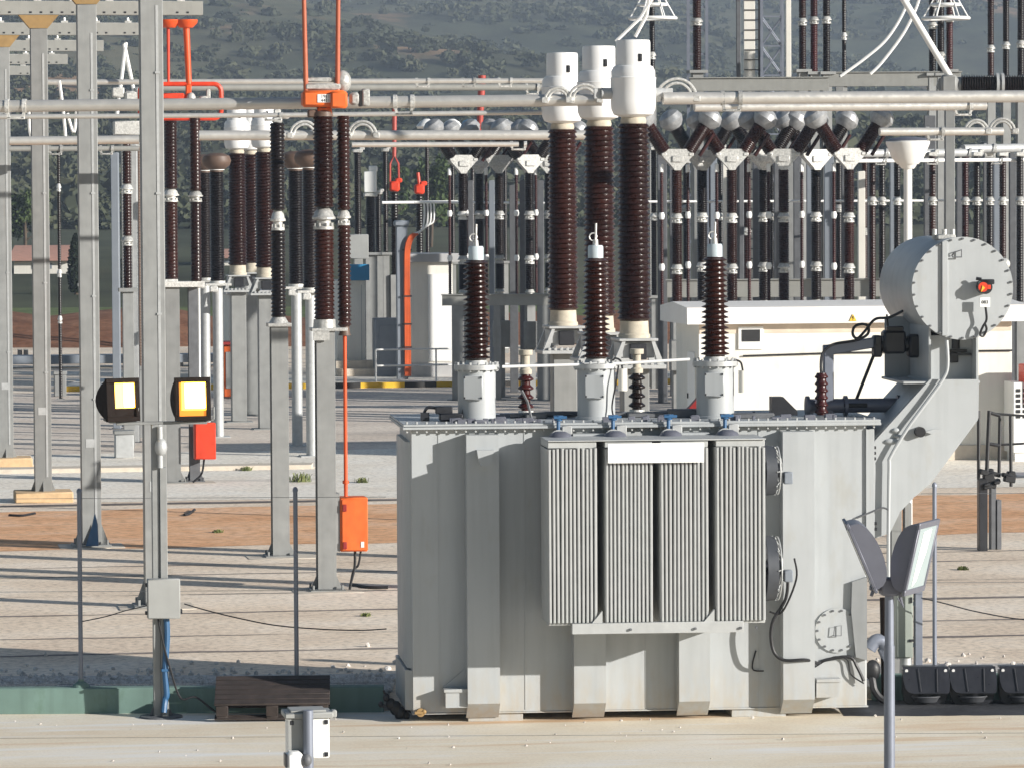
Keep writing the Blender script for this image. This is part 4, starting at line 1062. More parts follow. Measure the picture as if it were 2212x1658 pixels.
g = P(1955, 1478, 52.2); CF = Frame((g.x, g.y))
x0 = CF.x(1932, 1350); x1 = CF.x(1975, 1350); z0 = CF.z(1950, 1418); z1 = CF.z(1950, 1272)
cb_ = thing('control_cabinet', 'narrow grey green control cabinet on a dark post behind the slim lamp pole', 'cabinet', (g.x, g.y, 0))
obj('body', MB().span(x0, x1-.04, -.10, .16, z0, z1, .008), M['green_box'], cb_)
obj('door', MB().span(x0+.004, x1-.06, -.125, -.102, z0+.01, z1-.03, .006), M['green_box'], cb_)
obj('hood', MB().prism([(x0-.03, z1+.002), (x1+.08, z1+.002), (x1+.06, z1+.06), (x0-.01, z1+.05)], -.16, .18, 'xz'), M['green_box'], cb_)
xp = CF.x(1983, 1350)
obj('post', MB().span(xp-.045, xp+.045, -.05, .05, .0, z1, .004).span(x1-.04, xp-.045, -.02, .02, z0+.12, z0+.17).span(x1-.04, xp-.045, -.02, .02, z1-.2, z1-.15), M['pipe_blue'], cb_)
obj('cable_sleeve', MB().cyl((x0+.14, 0, z0-.001), (x0+.14, 0, 0), .07, .09, 12), M['steel_lt'], cb_)
hn = MB().box((x1-.07, -.135, (z0+z1)/2-.2), (.05, .02, .03)).box((x1-.07, -.135, z1-.12), (.02, .02, .07))
obj('handle', hn, M['blackplastic'], cb_)
# bent grey chute and hoses between transformer and pole
g2 = G(1898, 1524); HF = Frame((g2.x, g2.y+.1)); 
hs = thing('hose_bundle', 'dark thick hoses hanging between the transformer end and the slim pole', 'hose', (g2.x, g2.y+.1, .006))
obj('thick_hose', MB().tube(smooth_path([(-.10, 0, .42), (-.08, -.05, .30), (-.06, -.08, .18), (.02, -.10, .08), (.14, -.10, .06)]), .045, 8).ball((-.07, -.02, .42), (.10, .08, .13), 10, 7), M['black'], hs)
obj('chute', MB().tube(smooth_path([HF.loc(1878, 1402, .1), HF.loc(1890, 1385, .1), HF.loc(1905, 1385, .1), HF.loc(1915, 1400, .1)]), .085, 10).tube(smooth_path([HF.loc(1905, 1400, .1), HF.loc(1915, 1430, .1), HF.loc(1918, 1500, .1)]), .06, 8), M['pipe_blue'], hs)
obj('stand', MB().span(-.22, -.14, .1, .2, 0, HF.z(1888, 1270, .15), .004).cyl((.12, .1, 0), (.10, .1, HF.z(1900, 1290, .15)), .05, None, 10), M['lampdark'], hs)

# ------------------------------------------------------------------ tall posts with cross beams
holes = lambda mb, L: [mb.box((-L+.5+i*.42, -.133, .06), (.07, .012, .05)) for i in range(int(2*L/.42)-1)]
PX0, PD0 = -5.37, 64.0
def t_frame(k, label, left=3.3, rightx=3.3):
    D_ = PD0+11.0*k; X_ = PX0-2.05*k
    zb_ = 9.77
    t = thing('steel_mast', label, 'mast', (X_, D_, 0), A, 'tall masts with cross beams')
    key = ('column',)
    def col():
        mb = MB().span(-.172, .172, -.15, .15, .045, 9.50, .012)
        mb.span(-.34, .34, -.32, .32, .012, .044, .004)
        for s in (-1, 1): mb.prism([(s*.172, .046), (s*.31, .046), (s*.172, .42)], -.006, .006, 'xz').prism([(s*.15, .046), (s*.29, .046), (s*.15, .42)], -.006, .006, 'yz')
        for a in (-.27, .27):
            for b in (-.25, .25): mb.cyl((a, b, .045), (a, b, .13), .022, None, 6)
        return mb
    obj('column', cached(key, col), M['steel'], t)
    obj('footing', cached(('footing', 1), lambda: MB().span(-.58, .58, -.5, .5, -.2, .012, .02)), M['footing'] if k in (2, 3) else M['pad'], t, (0, 0, .20 if k in (2, 3) else 0))
    def plate():
        mb = MB().span(-.09, .09, -.156, -.151, 1.75, 1.90).span(.06, .10, -.158, -.151, .5, 9.0)
        for z in (2.6, 4.4, 6.2, 8.0): mb.box((.08, -.16, z), (.07, .02, .03))
        return mb
    obj('earth_strip', cached(('earth_strip',), plate), M['steel_lt'], t)
    obj('gusset', cached(('gusset',), lambda: MB().prism([(-.40, 9.765), (.40, 9.765), (.18, 9.501), (-.18, 9.501)], -.16, .16, 'xz')), M['rust'], t)
    def beam():
        mb = MB().span(-3.3, 3.3, -.13, .13, .0, .275, .006); return mb
    b_ = obj('cross_beam', cached(('cross_beam',), beam), M['beam'], t, (0, 0, zb_))
    def hole():
        mb = MB()
        for i in range(30):
            if i % 7 < 6: mb.box((-3.1+i*.21, -.131, .05), (.05, .008, .035))
        return mb
    obj('bolt_row', cached(('bolt_row_beam',), hole), M['blackplastic'], b_)
    def chan():
        mb = MB()
        mb.span(-3.1, 3.1, .0, .1, .276, .284)
        for i in range(9): mb.cyl((-2.9+.72*i, .05, .276), (-2.9+.72*i, .05, .40), .05, .03, 8).box((-2.9+.72*i, -.04, .30), (.16, .08, .05), None, .005)
        return mb
    obj('beam_clamps', cached(('beam_clamps',), chan), M['fitting'], b_)
    return t
t_frame(0, 'tall grey mast just behind the lit lamp pole, the nearest of the row')
t_frame(1, 'tall grey mast second nearest, a thin post before its foot')
t_frame(2, 'tall grey mast standing on an ochre concrete block')
t_frame(3, 'tall grey mast cut by the left picture edge')
t_frame(4, 'far grey cross beam with its mast outside the picture, just below the nearest beams')
t_frame(5, 'farther grey cross beam, second lowest of the receding row')
t_frame(6, 'farthest and lowest grey cross beam of the receding row')
# earth strap boot on the second mast
p = P(206, 1165, 74.6); tag(obj('earth_boot', MB().prism([(p.x-.16, .05), (p.x+.06, .05), (p.x+.05, .42), (p.x+.0, .62), (p.x-.05, .40)], p.y-.10, p.y-.02, 'xz'), M['valve']), 'dark blue cable boot at the foot of the second nearest tall mast', 'cable boot')
# ------------------------------------------------------------------ white headed current transformers
def ct(vx, Y, label, group, vy=735, m_ins='porcelain'):
    p = P(vx, vy, Y); t = thing('current_transformer', label, 'current transformer', (p.x, Y, 0), A, group)
    zf = 3.96; zi = 4.22; L = 3.0
    def sup():
        mb = MB()
        for sx in (-.17, .17):
            for sy in (-.17, .17): mb.span(sx-.04, sx+.04, sy-.04, sy+.04, .03, zf-.45, .003)
        for i in range(6):
            z = .2+i*.53
            mb.span(-.13, .13, -.20, -.185, z, z+.05).span(-.13, .13, .185, .20, z, z+.05)
        mb.span(-.33, .33, -.33, .33, 0, .03)
        return mb
    obj('support', cached(('ct_support',), lambda: MB().span(-.20, .20, -.18, .18, .03, zf-.46, .012).span(-.36, .36, -.34, .34, 0, .03, .003)), M['steel'], t)
    def ped():
        mb = MB().span(-.42, .42, -.40, .40, zf-.459, zf-.40, .004)
        for s in (-1, 1):
            mb.prism([(s*.40, zf-.399), (s*.30, zf-.399), (s*.20, zf-.04), (s*.25, zf-.04)], -.36, -.30, 'xz').prism([(s*.40, zf-.399), (s*.30, zf-.399), (s*.20, zf-.04), (s*.25, zf-.04)], .30, .36, 'xz')
        mb.span(-.27, .27, -.27, .27, zf-.30, zf-.05, .02).span(-.30, .30, -.38, .38, zf-.039, zf, .004)
        for i in range(7): mb.box((-.30+.10*i, -.385, zf-.38), (.05, .04, .05), None, .005)
        return mb
    obj('pedestal', cached(('ct_pedestal',), ped), M['steel_lt'], t)
    obj('secondary_box', cached(('ct_box',), lambda: MB().box((0, -.30, zf-.20), (.26, .10, .24), None, .012)), M['blackplastic'], t)
    obj('collar', cached(('ct_collar',), lambda: MB().lathe([(0, 0), (.245, 0), (.245, .05), (.225, .07), (.215, .26), (0, .26)], 24)), M['cement'], t, (0, 0, zf))
    ins = obj('insulator', insulator(L, .212, .248, 36, 28, 1.06), M[m_ins], t, (0, 0, zi))
    hz = zi+L
    obj('collar', cached(('ct_collar_top',), lambda: MB().lathe([(0, 0), (.19, 0), (.20, .04), (.175, .12), (0, .12)], 24)), M['cement'], t, (0, 0, hz))
    def head():
        return MB().lathe([(0, .10), (.19, .10), (.30, .14), (.335, .22), (.345, .34), (.345, .66), (.352, .70), (.335, .71), (.335, .80), (.30, .87), (.262, .885), (.262, 1.24), (.25, 1.27), (0, 1.285)], 40)
    hd = obj('head', cached(('ct_head',), head), M['cap'], t, (0, 0, hz))
    obj('sight_glass', cached(('ct_sight',), lambda: MB().box((.06, -.262, 1.0), (.06, .02, .12), None, .012).box((.06, -.275, 1.0), (.022, .01, .085), None, .004)), M['blackplastic'], hd)
    for s in (-1, 1): obj('terminal', cached(('ct_term', s), lambda: MB().cyl((s*.33, 0, .46), (s*.50, 0, .46), .085, None, 16).box((s*.55, 0, .46), (.12, .05, .16), None, .006)), M['steel_lt'], hd)
    return t
GC = 'white headed current transformers behind the tank'
ct(1370, 65.2, 'tall white headed current transformer, the largest and nearest of the three behind the tank', GC)
ct(1296, 67.9, 'tall white headed current transformer, middle one of the three behind the tank', GC)
ct(1217, 71.2, 'tall white headed current transformer with the lowest head of three behind the tank', GC)
GF = 'small white headed current transformers'
ct(515, 115.0, 'far white headed current transformer nearest the brown topped insulators', GF)
ct(545, 118.5, 'far white headed current transformer half hidden between its two neighbours', GF)
ct(574, 111.5, 'far white headed current transformer right beside the dark post insulator', GF)

# brown headed voltage transformers
def vt(vx, Y, label, post_to=None):
    p = P(vx, 620, Y); t = thing('voltage_transformer', label, 'voltage transformer', (p.x, Y, 0), A, 'brown headed voltage transformers')
    z0 = 3.95; L = 2.75
    obj('support', cached(('vt_support',), lambda: MB().cyl((0, 0, .03), (0, 0, z0-.12), .13, None, 18).span(-.28, .28, -.28, .28, 0, .03)), M['steel_lt'], t)
    obj('base_tank', cached(('vt_base',), lambda: MB().span(-.33, .33, -.26, .26, z0-.119, z0-.06, .004).box((-.12, -.22, z0-.20), (.20, .12, .16), None, .02).cyl((0, 0, z0-.06), (0, 0, z0), .2, None, 16)), M['fitting'], t)
    ins = obj('insulator', insulator(L, .165, .186, 44, 20), M['porcelain_dk'], t, (0, 0, z0))
    hd = obj('head', cached(('vt_head',), lambda: MB().lathe([(0, -.0), (.17, 0), (.17, .05), (.20, .06), (.33, .16), (.37, .28), (.33, .40), (.18, .47), (0, .48)], 24)), M['tanhead'], t, (0, 0, z0+L))
    obj('head_rim', cached(('vt_rim',), lambda: MB().lathe([(.165, .045), (.20, .045), (.20, .065), (.165, .065)], 24)), M['white'], hd)
    return t
vt(443, 112, 'brown headed voltage transformer partly behind the red framed pantograph')
vt(470, 108, 'brown headed voltage transformer nearest the small white headed ones')
vt(640, 104, 'brown headed voltage transformer behind the dark post insulator')
vt(671, 100, 'brown headed voltage transformer hidden behind the orange topped pantograph')

# ------------------------------------------------------------------ pantograph disconnectors
def stack(parent, x, y, z0, z1, rc, rs_, m_, n, jz=None, jr=.10, jh=.40, taper=1.0, seg=20):
    """porcelain column, in two lengths with a cast joint at height jz"""
    if jz is None:
        return obj('insulator', insulator(z1-z0, rc, rs_, n, seg, taper), M[m_], parent, (x, y, z0))
    a = obj('insulator', insulator(jz-jh/2-z0, rc, rs_, max(3, int(n*(jz-z0)/(z1-z0))), seg, taper), M[m_], parent, (x, y, z0))
    b = obj('insulator', insulator(z1-jz-jh/2, rc, rs_, max(3, int(n*(z1-jz)/(z1-z0))), seg), M[m_], parent, (x, y, jz+jh/2))
    obj('joint', joint_mesh(jr, jh), M['fitting'], parent, (x, y, jz-jh/2))
    return a
D1 = 67.2
g = P(705, 1262, 66.5); D1 = g.y; N = Frame((g.x, D1))
pn = thing('pantograph_disconnector', 'orange topped pantograph disconnector with an orange mechanism box low on its post', 'disconnector', (g.x, D1, 0))
zp = N.z(705, 712)
obj('post', h_post(zp-.02, .29, .29), M['steel'], pn)
obj('footing', MB().span(-.55, .55, -.5, .5, -.2, .008, .02), M['pad'], pn)
obj('post_head', MB().span(-.22, .34, -.20, .20, zp-.019, zp+.03, .005).lathe([(0, zp+.031), (.18, zp+.031), (.17, zp+.16), (0, zp+.16)], 20).span(-.2, .05, -.24, -.20, zp-.16, zp-.02), M['fitting'], pn)
zt_ = N.z(705, 252); jz = N.z(705, 472)
stack(pn, 0, 0, zp+.16, zt_, .140, .166, 'porcelain', 46, jz, .14, .34)
xr = N.x(743, 500, .1); zl = N.z(743, 705, .1)
stack(pn, xr, .1, zl, N.z(743, 250, .1), .088, .110, 'porcelain', 46, N.z(743, 470, .1), .085, .24, seg=16)
obj('shaft_cone', MB().lathe([(0, -.14), (.10, -.14), (.085, -.10), (.07, 0), (0, 0)], 16), M['tanhead'], pn, (xr, .1, zl-.001))
zbx1 = N.z(762, 1073, -.1); zbx0 = N.z(762, 1190, -.1)
obj('drive_shaft', MB().cyl((xr, .1, zbx1), (xr, .1, zl-.14), .030, None, 12).lathe([(.03, 0), (.05, 0), (.05, .05), (.03, .05)], 12, Matrix.Translation((xr, .1, zbx1+.2))), M['red_or'] if 'red_or' in M else M.setdefault('red_or', mat('orange_red_paint', (.66, .085, .016), .42, var=.06)), pn)
x0 = N.x(734, 1130, -.1); x1 = N.x(794, 1130, -.1)
mbx = obj('mechanism_box', MB().span(x0, x1, -.14, .24, zbx0, zbx1, .02), M['orange'], pn)
obj('door', MB().span(x0+.03, x1-.012, -.165, -.142, zbx0+.02, zbx1-.03, .01), M['orange'], mbx)
for q in (zbx1-.16, zbx0+.10): obj('latch', MB().box((x0+.07, -.175, q), (.06, .02, .11), None, .01), M['darkred'], mbx)
obj('data_plate', MB().box((x1-.09, -.17, zbx0+.11), (.05, .01, .09)), M['yellow'] if False else M['cream'], mbx)
obj('mounting_bracket', MB().span(.146, x0, -.05, .05, zbx1-.12, zbx1-.07).span(.146, x0, -.05, .05, zbx0+.08, zbx0+.13).span(x0-.001-.06, x0-.002, -.12, .2, zbx0, zbx1+.06), M['steel'], pn)
obj('cable', MB().tube(smooth_path([(x0+.25, .0, zbx0), (x0+.24, .0, .35), (x0+.18, -.02, .12), (x0+.16, -.02, .01)]), .022, 7).tube(smooth_path([(x0+.34, .0, zbx0), (x0+.30, .0, zbx0-.22), (x0+.22, .0, .3), (x0+.16, -.02, .02)]), .018, 7), M['black'], pn)
# head: drive box with plate, two raised arms
zh0 = N.z(700, 232); zh1 = N.z(700, 196); xh0 = N.x(652, 214); xh1 = N.x(748, 214)
hd = obj('drive_head', MB().span(xh0, xh1-.02, -.17, .15, zh0, zh1, .04).box((xh1-.14, -.2, (zh0+zh1)/2-.02), (.26, .12, .26), None, .05).box((.02, 0, zh0-.07), (.22, .2, .14), None, .02), M['orange'], pn)
obj('name_plate', MB().box((N.x(703, 213, -.18), -.176, N.z(703, 213, -.18)), (.25, .012, .13), None, .003), M['white'], hd)
q = N.loc(703, 213, -.18)
for tx, dz in (('1911', .028), ('4411', -.032)): text(tx, .072, hd, (q.x, -.184, q.z+dz), (R(90), 0, 0), M['black'])
obj('neck', MB().lathe([(0, zt_), (.16, zt_), (.15, zt_+.07), (.09, zt_+.10), (.10, zh0-.0), (0, zh0)], 18).box((-.17, 0, zh0-.10), (.14, .16, .12), None, .02), M['tanhead'], pn)
for vx0, vx1 in ((661, 655), (729, 731)):
    a = N.loc(vx0, 200); b = N.loc(vx1, -70)
    obj('arm', MB().cyl((a.x, 0, a.z), (b.x, 0, b.z), .040, .032, 12), M['coral'], hd)
obj('contact_springs', MB().box((.0, .05, zh1+.06), (.55, .2, .10), None, .02).ball((.32, .1, zh1+.14), (.14, .14, .18), 12, 8).box((-.05, .08, zh1+.17), (.5, .12, .07), None, .02), M['fitting'], hd)
xx = xh1+.10
obj('side_contact', MB().box((xx+.03, .0, (zh0+zh1)/2), (.16, .18, .2), None, .04).box((xx+.20, 0, (zh0+zh1)/2+.02), (.12, .2, .27), None, .02), M['fitting'], hd)
obj('side_spacer', MB().box((xx+.12, 0, (zh0+zh1)/2), (.05, .16, .24), None, .01), M['black'], hd)

# post insulator next to it
g = G(606, 1201); N2 = Frame((g.x, g.y)); pi = thing('post_insulator', 'slim dark post insulator on a grey post, between the two pantographs', 'insulator', (g.x, g.y, 0))
zp = N2.z(606, 690); zt_ = N2.z(606, 266)
obj('post', h_post(zp-.12, .29, .29), M['steel'], pi)
obj('footing', MB().span(-.6, .62, -.5, .5, -.2, .008, .02), M['pad'], pi)
obj('post_head', MB().span(-.20, .20, -.2, .2, zp-.119, zp-.06, .004).lathe([(0, zp-.059), (.17, zp-.059), (.11, zp+.04), (0, zp+.04)], 18), M['fitting'], pi)
stack(pi, 0, 0, zp+.04, zt_, .112, .134, 'porcelain_dk', 46, N2.z(606, 476), .10, .34)
obj('clamp', MB().box((0, 0, zt_+.05), (.16, .16, .10), None, .02).box((.12, 0, zt_+.12), (.18, .12, .10), None, .03).box((0, 0, zt_+.18), (.12, .12, .12), None, .02), M['fitting'], pi)

# red framed pantograph further back
g = G(375, 1042); N3 = Frame((g.x, g.y)); p3 = thing('pantograph_disconnector', 'red framed pantograph disconnector with a bright red box on its post', 'disconnector', (g.x, g.y, 0))
zp = N3.z(375, 606)
obj('post', h_post(zp-.14, .30, .28), M['steel'], p3)
x2 = N3.x(424, 600); x25 = N3.x(418, 800)
obj('footing', MB().span(-.5, .9, -.45, .45, -.2, .008, .02), M['pad'], p3)
obj('post_head', MB().span(-.28, x2+.16, -.24, .24, zp-.139, zp-.02, .006).box((-.05, 0, zp+.0), (.34, .3, .06), None, .01), M['fitting'], p3)
obj('second_post', h_post(N3.z(424, 612)-.06, .22, .22), M['steel_dk'], p3, (x2-.05, .25, 0))
stack(p3, 0, 0, zp+.03, N3.z(375, 262), .128, .146, 'porcelain', 44, N3.z(375, 422), .13, .28)
stack(p3, x2, 0, zp-.02, N3.z(424, 246), .108, .124, 'porcelain', 44, N3.z(424, 424), .12, .24, seg=16)
obj('drive_rod', MB().cyl((x2+.04, -.16, N3.z(426, 880)), (x2+.04, -.16, zp-.02), .026, None, 10), M['white'], p3)
a = N3.loc(418, 912, -.2); b = N3.loc(465, 990, -.2)
bx_ = obj('mechanism_box', MB().span(a.x, b.x, -.38, -.06, b.z, a.z, .012), M['red'], p3)
obj('door', MB().span(a.x+.03, b.x-.015, -.396, -.381, b.z+.02, a.z-.02, .006), M['red'], bx_)
obj('cable', MB().tube(smooth_path([(a.x+.22, -.2, b.z), (a.x+.17, -.2, b.z-.3), (a.x+.03, -.2, b.z-.45), (a.x-.03, -.2, .02)]), .022, 6), M['black'], p3)
def loop(vx0, vx1, vy0, vy1, y, r, rr):
    a = N3.loc(vx0, vy0, y); b = N3.loc(vx1, vy1, y); q = []
    for cx_, cz_, s in ((b.x-rr, a.z-rr, 0), (a.x+rr, a.z-rr, 90), (a.x+rr, b.z+rr, 180), (b.x-rr, b.z+rr, 270)): q += arc((cx_, y, cz_), rr, s, s+90, 6)
    return q
fr = MB().tube(loop(302, 478, 182, 256, 0, .05, .16), .050, 8, True).tube([N3.loc(350, 209, .0), N3.loc(405, 209, .0)], .05, 8)
fr.box(N3.loc(372, 208, 0), (.5, .2, .12), None, .02)
rf = obj('contact_frame', fr, M['red'], p3)
zz = N3.z(405, 44)
obj('hanging_rod', MB().cyl(N3.loc(408, 182, 0), N3.loc(402, 50, 0), .062, .070, 12).box(N3.loc(407, 195, 0), (.12, .14, .24), None, .02), M['red_or'], rf)
for vx in (402, 365):
    q = N3.loc(vx, 46, 0); obj('contact_bowl', MB().lathe([(0, -.14), (.14, -.14), (.24, -.04), (.25, .03), (0, .03)], 18), M['red_or'], rf, (q.x, 0, q.z))
obj('hanging_rod', MB().cyl(N3.loc(364, 182, 0), N3.loc(363, 50, 0), .03, .035, 12), M['red'], rf)
obj('arm_bearing', MB().ball(N3.loc(413, 214, -.1), (.10, .08, .14), 10, 8).box(N3.loc(440, 216, .05), (.18, .12, .16), None, .03).box(N3.loc(450, 207, .05), (.09, .09, .28), None, .02), M['fitting'], rf)

# ------------------------------------------------------------------ aluminium bus tubes
def bus(name, pts, r, label, clamps=(), loops=(), m_='alu', seg=18, group='aluminium bus tubes'):
    """pts: (vx, vy, Y); the tube hangs between equipment; clamps and jumper loops are its parts"""
    W = [P(*q) for q in pts]; o = bpy.data.objects.new(name, None); COL.objects.link(o); o.location = W[0]
    tag(o, label, 'bus tube', group); base = W[0]; W = [q-base for q in W]
    mb = MB()
    for a, b in zip(W, W[1:]): mb.cyl(a, b, r, None, seg)
    obj('tube', mb, M[m_], o)
    def at(vx):
        for (q0, q1), (a, b) in zip(zip(pts, pts[1:]), zip(W, W[1:])):
            if q0[0] <= vx <= q1[0]: t = (vx-q0[0])/(q1[0]-q0[0]); return a+(b-a)*t
        return W[-1]
    for vx in clamps:
        c = at(vx); mb = MB()
        for s in (-1, 1):
            x = s*.135
            mb.lathe([(r*1.0, -.03), (r*1.22, -.03), (r*1.22, .03), (r*1.0, .03)], 18, Matrix.Translation(c+Vector((x, 0, 0))) @ Matrix.Rotation(R(90), 4, 'Y'))
            mb.prism([(c.x+x-.02, c.z-r*.9), (c.x+x+.02, c.z-r*.9), (c.x+x-s*.03+.02, c.z-r*2.0), (c.x+x-s*.03-.02, c.z-r*2.0)], c.y-.05, c.y+.05, 'xz')
        mb.box(c+Vector((0, 0, -r*2.0)), (.28, .10, .035), None, .006)
        obj('clamp', mb, M['fitting'], o)
    for vx, rr, span_, dy in loops:
        c = at(vx); mb = MB()
        for k in (0, .55):
            mb.tube(arc(c+Vector((0, dy, 0)), rr*(1-k*.45), 0, 180, 14, 'xz', rr*(1-k*.40)*1.0), .024, 7)
        for s in (-1, 1): mb.box(c+Vector((s*rr, dy*.5, .0)), (.11, abs(dy)+.1, .10), None, .01)
        obj('jumper', mb, M['fitting'], o)
    return o
bus('bus_tube', [(-90, 231, 67.05), (1300, 216, 67.1)], .094, 'thickest aluminium tube, nearest, running from the left edge to the white heads', (34, 872), ((1205, .20, 0, -.1), (1262, .24, 0, -.12)))
bus('bus_tube', [(1432, 213, 65.2), (2300, 208, 66.3)], .094, 'thick aluminium tube running from the nearest white head to the right edge', (1578,), ((1462, .30, 0, .12),))
bus('bus_tube', [(-90, 253, 70.5), (600, 249, 71.0), (1190, 243, 71.6)], .040, 'thin pale tube just under the thickest aluminium tube', (590,))
bus('bus_tube', [(1500, 232, 71.5), (2130, 229, 72.6)], .075, 'second aluminium tube just under the thick one on the right', (2080,))
bus('bus_tube', [(20, 305, 78.0), (300, 302, 78.4)], .080, 'lower aluminium tube seen between the tall masts', ())
bus('bus_tube', [(430, 293, 73.6), (1272, 292, 74.8)], .086, 'middle height aluminium tube crossing behind the orange topped pantograph', (), ((780, .24, 0, -.1), (655, .24, 0, -.1)))
bus('bus_tube', [(760, 313, 82), (1120, 312, 82.6)], .050, 'slim aluminium tube right below the middle height one', (1195,))
bus('bus_tube', [(1900, 285, 74), (2166, 284, 74.5)], .070, 'short aluminium tube ending in white loops at the right edge', (2020,), ((2110, .20, 0, .1), (2185, .22, 0, .1)))
bus('bus_tube', [(90, 178, 92), (1185, 175, 93.5)], .060, 'far bright aluminium tube high above the others', (910, 1010, 1090), ())
bus('bus_tube', [(300, 190, 96), (1190, 189, 97.5)], .075, 'far dull aluminium tube right under the bright high one', (1150,), (), 'beam')
bus('bus_tube', [(20, 322, 96), (300, 321, 96.4)], .060, 'dull lower tube with joints between the tall masts', (120, 230), (), 'beam')
# ------------------------------------------------------------------ circuit breakers with V shaped heads
def breaker(vx, Y, label, group, yaw=0.0, dk='porcelain'):
    p = P(vx, 500, Y); t = thing('circuit_breaker', label, 'circuit breaker', (p.x, Y, 0), A+yaw, group)
    zb_ = 3.05
    obj('support', cached(('cb_support',), lambda: MB().span(-.13, .13, -.13, .13, .03, zb_-.0, .006).span(-.28, .28, -.28, .28, 0, .03).box((.0, -.28, 1.9), (.5, .28, .8), None, .02)), M['steel'], t)
    zs = [zb_, 4.02, 4.30, 5.34, 5.62, 6.72]
    obj('base_joint', joint_mesh(.11, .22), M['fitting'], t, (0, 0, zb_))
    for a, b in ((zb_+.2, 4.02), (4.26, 5.34), (5.58, 6.70)): obj('insulator', insulator(b-a, .124, .148, int((b-a)/.055), 14), M[dk], t, (0, 0, a))
    for z in (4.0, 5.32): obj('joint', joint_mesh(.125, .28), M['fitting'], t, (0, 0, z))
    rod = obj('drive_insulator', cached(('cb_rod',), lambda: MB().lathe(shed_profile(6.62-zb_-.0, .036, .055, 60), 10)), M['maroon'], t, (-.39, .05, zb_+.05))
    for z in (4.13-zb_, 5.46-zb_): obj('ferrule', cached(('cb_ferrule',), lambda: MB().lathe([(0, -.09), (.06, -.09), (.085, 0), (.06, .09), (0, .09)], 10)), M['white'], rod, (0, 0, z))
    obj('end_fitting', cached(('cb_endfit',), lambda: MB().box((.0, 0, .07), (.10, .09, .24), None, .02)), M['white'], rod, (0, 0, 6.62-zb_))
    def head():
        mb = MB().prism([(-.40, 7.16), (-.30, 7.24), (.30, 7.24), (.40, 7.16), (.40, 7.06), (.12, 6.76), (.08, 6.69), (-.08, 6.69), (-.12, 6.76), (-.40, 7.06)], -.15, .15, 'xz')
        mb.box((-.36, 0, 7.10), (.14, .34, .10), None, .02).box((.36, 0, 7.10), (.14, .34, .10), None, .02).box((0, -.16, 6.98), (.3, .06, .16), None, .02)
        return mb
    hd = obj('head_housing', cached(('cb_head',), head), M['fitting'], t)
    for s in (-1, 1):
        d = Vector((s*.52, 0, .80)).normalized()
        rot = (Vector((0, 0, 1)).rotation_difference(d)).to_euler()
        ch_ = obj('chamber', insulator(.80, .165, .186, 15, 18), M[dk], hd, (s*.32, 0, 7.17), rot)
        obj('chamber_cap', cached(('cb_cap',), lambda: MB().lathe([(0, -.02), (.17, -.02), (.27, .08), (.33, .22), (.28, .38), (.13, .48), (0, .49)], 20).box((.20, 0, .2), (.25, .12, .12), None, .03)), M['capgrey'], ch_, (0, 0, .80))
        if s > 0: obj('grading_capacitor', cached(('cb_grade',), lambda: MB().cyl((.30, 0, .06), (.30, 0, .74), .05, None, 10)), M['maroon'], ch_)
    return t
GR = 'row of circuit breakers above the cream building'
names = ('first breaker of the row above the cream building, next to the big white head', 'second breaker of the row above the cream building', 'third breaker of the row, behind the rightmost tank bushing', 'fourth and middle breaker of the row above the cream building', 'breaker in the row left of the yellow warning sign', 'breaker in the row right of the yellow warning sign', 'last breaker of the row, nearest the white bowl topped pole')
for i, vx in enumerate((1462, 1517, 1581, 1650, 1693, 1763, 1834)):
    breaker(vx, 111+[0, 3, .5, 2.5, 1, 3, 0][i], names[i], GR, R([0, 10, -6, 4, -10, 8, 0][i]), 'porcelain_dk' if i % 2 else 'porcelain')
GL = 'farther row of circuit breakers'
names = ('farther breaker at the open end of its row, near the red pantographs', 'farther breaker, second in its row from the red pantographs', 'farther breaker in the middle of its row, over the first tank bushing', 'farther breaker, fourth in its row, its funnel bright', 'farther breaker partly behind the lowest white head')
for i, vx in enumerate((1000, 1036, 1079, 1144, 1186)):
    breaker(vx, 127+[0, 3, 1, 0, 2][i], names[i], GL, R([6, -12, 0, 8, -5][i]), 'porcelain_dk')

# steel frames the far breakers stand before
def portal(name, label, legs, Y, vy0, vy1, x0, x1, m_='steel'):
    p0 = P(x0, vy0, Y); p1 = P(x1, vy1, Y); t = thing(name, label, 'frame', (p0.x, Y, 0), 0)
    obj('beam', MB().span(0, p1.x-p0.x, -.14, .14, p1.z, p0.z, .006), M['beam'], t)
    obj('beam_flange', MB().span(-.03, p1.x-p0.x+.03, -.2, .2, p0.z+.001, p0.z+.03), M['beam'], t)
    for a, b in legs:
        xa = P(a, 700, Y).x-p0.x; xb = P(b, 700, Y).x-p0.x
        obj('leg', MB().span(xa, xb, -.13, .13, .02, p1.z-.001, .006).span(xa-.15, xb+.15, -.28, .28, 0, .02), M[m_], t)
    return t
portal('steel_portal', 'low grey steel frame under the farther breakers, on two broad legs', ((976, 1002), (1066, 1082), (1160, 1192)), 126.2, 638, 659, 955, 1195)
portal('steel_portal', 'grey steel frame behind the cream building, its beam just above the roof', ((1600, 1625), (1900, 1925)), 117, 606, 640, 1440, 1990)

